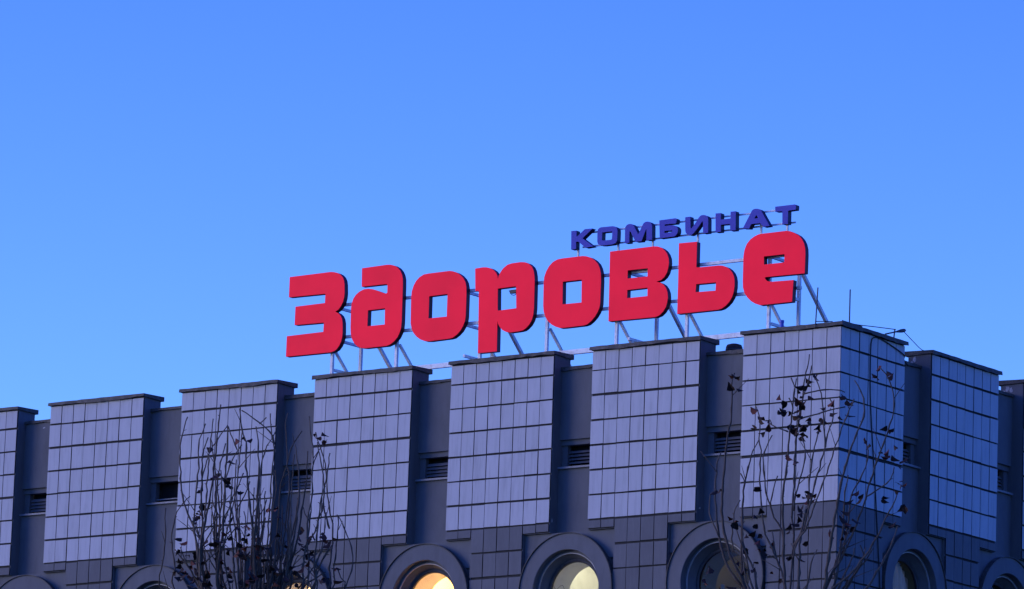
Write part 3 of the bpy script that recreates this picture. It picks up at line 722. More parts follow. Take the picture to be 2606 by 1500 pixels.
RIGHT_BRANCHES = [(1, [(-0.758, -0.291, 14.092), (-0.781, -0.315, 14.005), (-0.775, -0.321, 13.865), (-0.77, -0.33, 13.705), (-0.756, -0.334, 13.513), (-0.768, -0.355, 13.363), (-0.787, -0.384, 13.17), (-0.796, -0.403, 13.009), (-0.79, -0.414, 12.807), (-0.794, -0.427, 12.677), (-0.792, -0.443, 12.457), (-0.779, -0.455, 12.184), (-0.747, -0.446, 11.988), (-0.71, -0.428, 11.859), (-0.671, -0.412, 11.697), (-0.573, -0.356, 11.483), (-0.484, -0.307, 11.263), (-0.264, -0.17, 10.916), (-0.044, -0.033, 10.569)]), (1, [(-0.924, -0.307, 13.065), (-0.953, -0.35, 12.924), (-0.951, -0.358, 12.862), (-0.945, -0.378, 12.695), (-0.931, -0.406, 12.44), (-0.901, -0.413, 12.252), (-0.869, -0.414, 12.087), (-0.83, -0.415, 11.89), (-0.767, -0.401, 11.672), (-0.682, -0.366, 11.488), (-0.563, -0.306, 11.306), (-0.306, -0.171, 10.937), (-0.05, -0.037, 10.569)]), (0, [(-0.905, -0.412, 12.562), (-0.96, -0.461, 12.499), (-0.967, -0.483, 12.377), (-0.948, -0.486, 12.245), (-0.902, -0.47, 12.103), (-0.838, -0.443, 11.941)]), (1, [(-0.7, 0.227, 13.297), (-0.737, 0.158, 13.145), (-0.76, 0.088, 12.946), (-0.761, 0.079, 12.915), (-0.767, 0.028, 12.744), (-0.753, -0.022, 12.517), (-0.733, -0.069, 12.291), (-0.698, -0.119, 12.01), (-0.662, -0.169, 11.73), (-0.618, -0.213, 11.452), (-0.541, -0.204, 11.28), (-0.292, -0.118, 10.924), (-0.044, -0.033, 10.569)]), (1, [(-0.626, 0.005, 13.695), (-0.573, 0.026, 13.567), (-0.548, 0.015, 13.373), (-0.547, -0.0, 13.265), (-0.516, -0.001, 13.104), (-0.502, -0.03, 12.846), (-0.493, -0.042, 12.714), (-0.456, -0.056, 12.438), (-0.411, -0.063, 12.173), (-0.375, -0.062, 11.998), (-0.322, -0.039, 11.89), (-0.226, -0.001, 11.673), (-0.148, 0.025, 11.456), (-0.116, 0.023, 11.286), (-0.061, 0.009, 10.928), (-0.005, -0.004, 10.571)]), (0, [(-0.559, 0.314, 13.358), (-0.595, 0.244, 13.191), (-0.607, 0.201, 13.058), (-0.587, 0.17, 12.882), (-0.548, 0.165, 12.749), (-0.521, 0.141, 12.58), (-0.451, 0.15, 12.414), (-0.385, 0.155, 12.247), (-0.284, 0.184, 12.071), (-0.238, 0.163, 11.859)]), (0, [(0.004, -0.372, 12.683), (-0.058, -0.385, 12.491), (-0.088, -0.381, 12.343), (-0.088, -0.37, 12.28)]), (1, [(0.038, -0.047, 13.993), (0.015, -0.06, 13.792), (-0.0, -0.067, 13.582), (-0.015, -0.073, 13.371), (-0.03, -0.081, 13.213), (-0.044, -0.086, 12.951), (-0.049, -0.087, 12.838), (-0.081, -0.106, 12.621), (-0.087, -0.105, 12.351), (-0.08, -0.094, 12.082), (-0.073, -0.083, 11.814), (-0.071, -0.075, 11.546), (-0.047, -0.051, 11.272), (-0.026, -0.027, 10.921), (-0.004, -0.003, 10.571)]), (1, [(-0.306, 0.768, 14.479), (-0.324, 0.754, 14.307), (-0.348, 0.72, 14.164), (-0.334, 0.67, 13.941), (-0.332, 0.618, 13.74), (-0.325, 0.543, 13.441), (-0.311, 0.494, 13.22), (-0.301, 0.457, 13.054), (-0.287, 0.435, 12.936), (-0.245, 0.375, 12.596), (-0.223, 0.314, 12.314), (-0.166, 0.28, 12.034), (-0.139, 0.238, 11.809), (-0.097, 0.129, 11.299), (-0.048, 0.065, 10.935), (0.001, 0.0, 10.571)]), (0, [(0.038, 0.302, 14.221), (0.012, 0.274, 14.006), (-0.028, 0.229, 13.822), (-0.051, 0.197, 13.629), (-0.065, 0.171, 13.414)]), (0, [(-0.235, 0.248, 14.076), (-0.196, 0.262, 13.947), (-0.194, 0.245, 13.796)]), (0, [(0.067, -0.257, 13.703), (0.095, -0.232, 13.652), (0.105, -0.216, 13.57)]), (0, [(0.094, 0.022, 13.231), (0.133, 0.054, 13.065), (0.118, 0.046, 12.876), (0.086, 0.025, 12.694), (0.037, -0.008, 12.487), (0.018, -0.018, 12.281)]), (0, [(0.453, -0.219, 13.93), (0.492, -0.157, 13.738), (0.507, -0.116, 13.555), (0.498, -0.085, 13.33), (0.497, -0.043, 13.075), (0.445, -0.051, 12.89), (0.426, -0.052, 12.81), (0.369, -0.064, 12.618), (0.325, -0.067, 12.437), (0.259, -0.072, 12.171), (0.196, -0.084, 11.958), (0.108, -0.125, 11.807), (0.09, -0.111, 11.638)]), (0, [(0.324, 0.306, 13.765), (0.368, 0.338, 13.671), (0.364, 0.331, 13.534), (0.312, 0.288, 13.299), (0.291, 0.269, 13.129)]), (0, [(0.205, 0.291, 13.487), (0.179, 0.263, 13.305), (0.152, 0.235, 13.145), (0.135, 0.213, 12.953), (0.128, 0.205, 12.871), (0.113, 0.186, 12.706), (0.119, 0.178, 12.455), (0.091, 0.144, 12.192), (0.052, 0.106, 11.995), (-0.011, 0.053, 11.851)]), (0, [(1.035, -0.216, 13.622), (0.935, -0.222, 13.41), (0.832, -0.224, 13.178), (0.724, -0.217, 12.906), (0.667, -0.215, 12.767), (0.57, -0.213, 12.538), (0.473, -0.211, 12.309), (0.38, -0.214, 12.1), (0.321, -0.217, 11.974), (0.232, -0.236, 11.827), (0.163, -0.22, 11.619)]), (1, [(0.873, 0.034, 13.917), (0.933, 0.107, 13.767), (0.952, 0.151, 13.605), (0.934, 0.165, 13.462), (0.869, 0.149, 13.287), (0.79, 0.128, 13.08), (0.72, 0.113, 12.874), (0.705, 0.113, 12.815), (0.649, 0.11, 12.603), (0.588, 0.119, 12.307), (0.539, 0.126, 12.074), (0.488, 0.137, 11.81), (0.449, 0.147, 11.599), (0.426, 0.159, 11.441), (0.394, 0.166, 11.276), (0.214, 0.096, 10.924), (0.035, 0.026, 10.573)]), (1, [(1.059, 0.298, 14.125), (1.135, 0.355, 14.033), (1.178, 0.407, 13.902), (1.203, 0.452, 13.719), (1.191, 0.467, 13.554), (1.117, 0.449, 13.295), (1.021, 0.418, 13.004), (0.968, 0.402, 12.841), (0.893, 0.38, 12.594), (0.831, 0.368, 12.359), (0.751, 0.343, 12.113), (0.655, 0.305, 11.877), (0.541, 0.258, 11.609), (0.448, 0.211, 11.446), (0.377, 0.182, 11.279), (0.206, 0.104, 10.926), (0.035, 0.026, 10.573)]), (0, [(0.402, 1.007, 13.332), (0.451, 1.021, 13.246), (0.475, 0.999, 13.092), (0.462, 0.957, 12.962), (0.424, 0.885, 12.79), (0.382, 0.816, 12.641), (0.368, 0.765, 12.482), (0.383, 0.695, 12.167), (0.381, 0.613, 11.851)]), (0, [(0.936, 0.915, 12.922), (0.902, 0.875, 12.766), (0.821, 0.806, 12.663), (0.674, 0.684, 12.525)]), (1, [(1.243, 0.505, 12.503), (1.188, 0.499, 12.344), (1.109, 0.471, 12.205), (1.014, 0.45, 11.982), (0.856, 0.392, 11.705), (0.665, 0.306, 11.447), (0.482, 0.206, 11.276), (0.262, 0.119, 10.925), (0.043, 0.032, 10.573)]), (0, [(-0.369, -0.069, 13.452), (-0.282, -0.009, 13.386), (-0.155, 0.083, 13.338)]), (0, [(0.613, 0.222, 13.812), (0.563, 0.183, 13.836), (0.456, 0.102, 13.842), (0.331, 0.01, 13.821), (0.182, -0.099, 13.772)]), (0, [(0.47, 0.448, 13.671), (0.313, 0.33, 13.622), (0.19, 0.236, 13.568), (0.05, 0.13, 13.515), (-0.023, 0.073, 13.469)]), (1, [(0.338, 0.066, 11.777), (0.286, 0.043, 11.669), (0.251, 0.046, 11.489), (0.206, 0.046, 11.271), (0.112, 0.029, 10.921), (0.017, 0.013, 10.572)]), (1, [(0.788, 0.375, 11.846), (0.815, 0.415, 11.732), (0.792, 0.417, 11.615), (0.734, 0.393, 11.508), (0.401, 0.222, 11.041), (0.068, 0.051, 10.574)]), (1, [(0.943, 1.011, 12.176), (0.894, 0.919, 11.884), (0.789, 0.778, 11.558), (0.693, 0.661, 11.325), (0.384, 0.359, 10.949), (0.077, 0.057, 10.575)]), (0, [(-0.476, -0.518, 12.727), (-0.434, -0.481, 12.654), (-0.431, -0.474, 12.59)]), (0, [(-0.432, -0.576, 12.37), (-0.484, -0.598, 12.251), (-0.516, -0.602, 12.102), (-0.534, -0.584, 11.879), (-0.524, -0.554, 11.711)]), (0, [(-0.319, 0.006, 12.048), (-0.288, 0.004, 11.894), (-0.233, 0.009, 11.675)]), (1, [(-0.672, -0.155, 12.205), (-0.628, -0.188, 11.894), (-0.544, -0.19, 11.585), (-0.453, -0.187, 11.278), (-0.244, -0.107, 10.923), (-0.037, -0.028, 10.57)]), (1, [(-0.449, -0.445, 11.77), (-0.448, -0.429, 11.596), (-0.435, -0.404, 11.423), (-0.394, -0.358, 11.251), (-0.217, -0.194, 10.91), (-0.041, -0.031, 10.57)]), (1, [(-0.644, -0.205, 11.901), (-0.547, -0.176, 11.694), (-0.46, -0.153, 11.487), (-0.414, -0.162, 11.279), (-0.223, -0.093, 10.924), (-0.033, -0.025, 10.57)]), (0, [(-0.582, -0.416, 12.012), (-0.536, -0.384, 11.856), (-0.478, -0.342, 11.736), (-0.448, -0.321, 11.668)]), (1, [(0.538, 0.554, 12.157), (0.453, 0.463, 11.87), (0.4, 0.396, 11.585), (0.398, 0.367, 11.303), (0.221, 0.2, 10.938), (0.044, 0.033, 10.573)]), (1, [(0.893, 0.518, 11.817), (0.798, 0.468, 11.642), (0.679, 0.4, 11.465), (0.6, 0.362, 11.291), (0.328, 0.203, 10.932), (0.057, 0.043, 10.574)]), (1, [(0.671, 0.693, 11.868), (0.642, 0.646, 11.7), (0.595, 0.592, 11.569), (0.572, 0.564, 11.494), (0.318, 0.306, 11.033), (0.065, 0.048, 10.574)]), (1, [(0.596, 0.546, 11.847), (0.568, 0.51, 11.666), (0.503, 0.448, 11.485), (0.451, 0.394, 11.304), (0.249, 0.215, 10.938), (0.049, 0.037, 10.573)]), (1, [(0.548, 0.564, 11.736), (0.527, 0.535, 11.626), (0.496, 0.5, 11.54), (0.481, 0.482, 11.491), (0.267, 0.261, 11.031), (0.055, 0.041, 10.574)]), (1, [(0.48, 0.623, 12.016), (0.378, 0.504, 11.777), (0.339, 0.432, 11.542), (0.292, 0.354, 11.307), (0.164, 0.19, 10.939), (0.036, 0.027, 10.573)]), (1, [(0.679, 0.227, 12.735), (0.631, 0.229, 12.444), (0.609, 0.25, 12.155), (0.572, 0.261, 11.865), (0.534, 0.27, 11.575), (0.459, 0.252, 11.284), (0.251, 0.142, 10.928), (0.043, 0.032, 10.573)]), (1, [(0.206, -0.004, 12.333), (0.141, -0.021, 11.978), (0.122, -0.003, 11.625), (0.102, 0.013, 11.272), (0.056, 0.01, 10.922), (0.009, 0.007, 10.572)]), (0, [(0.049, -0.091, 11.852), (0.074, -0.062, 11.749), (0.109, -0.027, 11.669), (0.127, -0.01, 11.624)])]
RIGHT_LEAVES = [(-0.314, -0.891, 13.87), (-0.232, -0.951, 13.733), (-0.416, -0.735, 13.789), (-0.654, -0.46, 13.822), (0.004, -0.866, 13.441), (-0.382, -0.145, 13.514), (-0.203, -0.52, 13.419), (-0.105, -0.489, 13.395), (-0.414, 0.043, 13.512), (-0.322, -0.395, 13.333), (-0.231, -0.574, 13.282), (-0.221, -0.319, 13.279), (-0.426, -0.137, 13.291), (0.173, -0.659, 13.472), (-0.424, 0.27, 13.641), (0.278, -0.632, 13.468), (-0.256, 0.058, 13.754), (-0.31, 0.16, 13.772), (0.457, -0.506, 13.798), (-0.037, 0.279, 14.06), (0.267, -0.126, 13.845), (0.121, 0.083, 13.898), (0.44, -0.532, 13.691), (0.404, -0.502, 13.661), (0.392, -0.31, 13.7), (-0.221, 0.392, 13.78), (0.305, -0.352, 13.575), (-0.128, 0.163, 13.608), (-0.27, 0.317, 13.616), (-0.268, 0.337, 13.594), (0.171, -0.23, 13.453), (0.232, -0.169, 13.473), (-0.012, -0.097, 13.378), (-0.181, 0.153, 13.447), (0.333, -0.463, 13.251), (-0.108, 0.167, 13.401), (-0.043, 0.288, 13.421), (-0.12, 0.325, 13.451), (0.502, -0.444, 13.345), (-0.149, 0.432, 13.367), (0.329, -0.491, 13.153), (0.221, -0.198, 13.218), (0.035, 0.068, 13.254), (-0.309, 0.27, 13.079), (0.087, -0.3, 12.963), (-0.203, 0.359, 12.968), (-0.569, -0.483, 13.98), (-0.451, -0.744, 13.942), (0.213, -0.24, 13.6), (0.309, -0.377, 13.592), (1.181, 0.127, 14.096), (1.125, 0.191, 13.975), (0.757, 0.726, 14.085), (0.665, 1.118, 14.142), (1.25, 0.304, 13.999), (0.861, -0.157, 13.677), (0.235, 0.781, 13.842), (0.602, 0.376, 13.712), (0.473, 0.088, 13.533), (0.684, -0.007, 13.464), (0.502, 0.392, 13.559), (0.088, 0.43, 13.55), (0.235, -0.016, 13.44), (0.256, -0.05, 13.477), (0.585, -0.353, 13.234), (0.025, 0.518, 13.433), (0.677, -0.319, 13.529), (0.386, 0.155, 13.653), (0.853, 1.022, 13.454), (1.259, 0.264, 13.281), (0.852, 0.861, 13.458), (0.525, 0.943, 13.27), (0.716, 0.607, 13.218), (0.911, 0.989, 13.175), (1.222, 0.201, 12.961), (0.977, 0.509, 13.069), (1.26, 0.293, 12.957), (0.828, 1.012, 13.107), (1.266, 0.516, 12.907), (1.156, 0.671, 12.911), (-0.188, 0.483, 13.474), (-0.072, 0.349, 13.447), (-0.166, 0.464, 13.384), (0.612, 0.264, 13.724), (0.589, 0.298, 13.754), (0.104, 0.297, 14.104), (0.261, 0.039, 14.043), (-0.203, -0.59, 12.519), (-0.657, -0.762, 12.487), (-0.455, -0.996, 12.453), (-0.477, -0.667, 12.068), (-0.858, -0.035, 12.218), (-0.858, -0.078, 12.232), (-0.354, -0.2, 12.247), (-0.344, -0.383, 12.155), (-0.2, -0.517, 12.051), (-0.063, -0.789, 11.999), (-0.102, -0.543, 11.912), (-0.568, -0.128, 11.979), (-0.663, -0.071, 11.964), (-0.184, -0.47, 11.745), (-0.496, -0.068, 11.875), (-0.599, -0.162, 11.825), (-0.573, -0.262, 11.793), (-0.3, -0.104, 11.717), (-0.381, -0.021, 11.786), (-0.241, -0.51, 11.571), (-0.572, -0.247, 11.563), (-0.201, -0.604, 11.459), (-0.352, -0.41, 11.472), (-0.659, -0.214, 11.573), (-0.953, -0.552, 11.393), (-0.649, -0.92, 11.389), (-0.97, -0.183, 11.325), (-0.598, -0.349, 11.292), (0.061, 0.042, 12.277), (0.451, -0.519, 12.116), (0.143, 0.053, 12.283), (0.369, -0.222, 12.486), (0.062, 0.179, 12.54), (0.157, -0.063, 12.471), (-0.07, 0.298, 12.523), (0.091, 0.164, 12.433), (0.008, 0.328, 12.468), (0.088, -0.287, 12.001), (-0.067, 0.041, 12.048), (-0.032, 0.208, 12.145), (-0.091, 0.299, 12.191), (0.132, -0.251, 11.659), (-0.226, 0.22, 11.703), (-0.112, 0.346, 11.736), (0.04, 0.188, 11.867), (-0.451, 0.251, 11.852), (-0.473, 0.205, 11.88), (-0.052, -0.136, 11.396), (-0.159, -0.2, 11.491), (1.349, 0.385, 12.606), (0.913, 1.064, 12.763), (0.876, 1.187, 12.717), (1.177, 0.723, 12.641), (0.848, 0.798, 12.541), (0.824, 0.822, 12.524), (0.579, 0.654, 12.495), (0.96, 0.102, 12.4), (1.011, 1.053, 12.459), (1.143, 0.852, 12.394), (0.919, 0.811, 12.138), (0.621, 0.221, 12.384), (0.501, 0.436, 12.143), (0.41, 0.594, 12.205), (0.545, 0.489, 12.04), (0.49, 0.573, 12.048), (0.976, -0.102, 12.109), (0.864, 0.013, 12.212), (0.732, 0.335, 12.081), (0.384, 0.388, 11.96), (0.717, -0.009, 11.862), (0.457, 0.496, 11.83), (0.121, 0.162, 12.539), (0.559, -0.393, 12.372), (0.18, -0.033, 12.258), (1.307, 0.444, 12.5), (0.945, -0.086, 12.424), (0.848, -0.039, 12.073)]
LEFT_BRANCHES_BASE = (5.53, -22.33, -18.9)
LEFT_BRANCHES_HEAD = 10.597
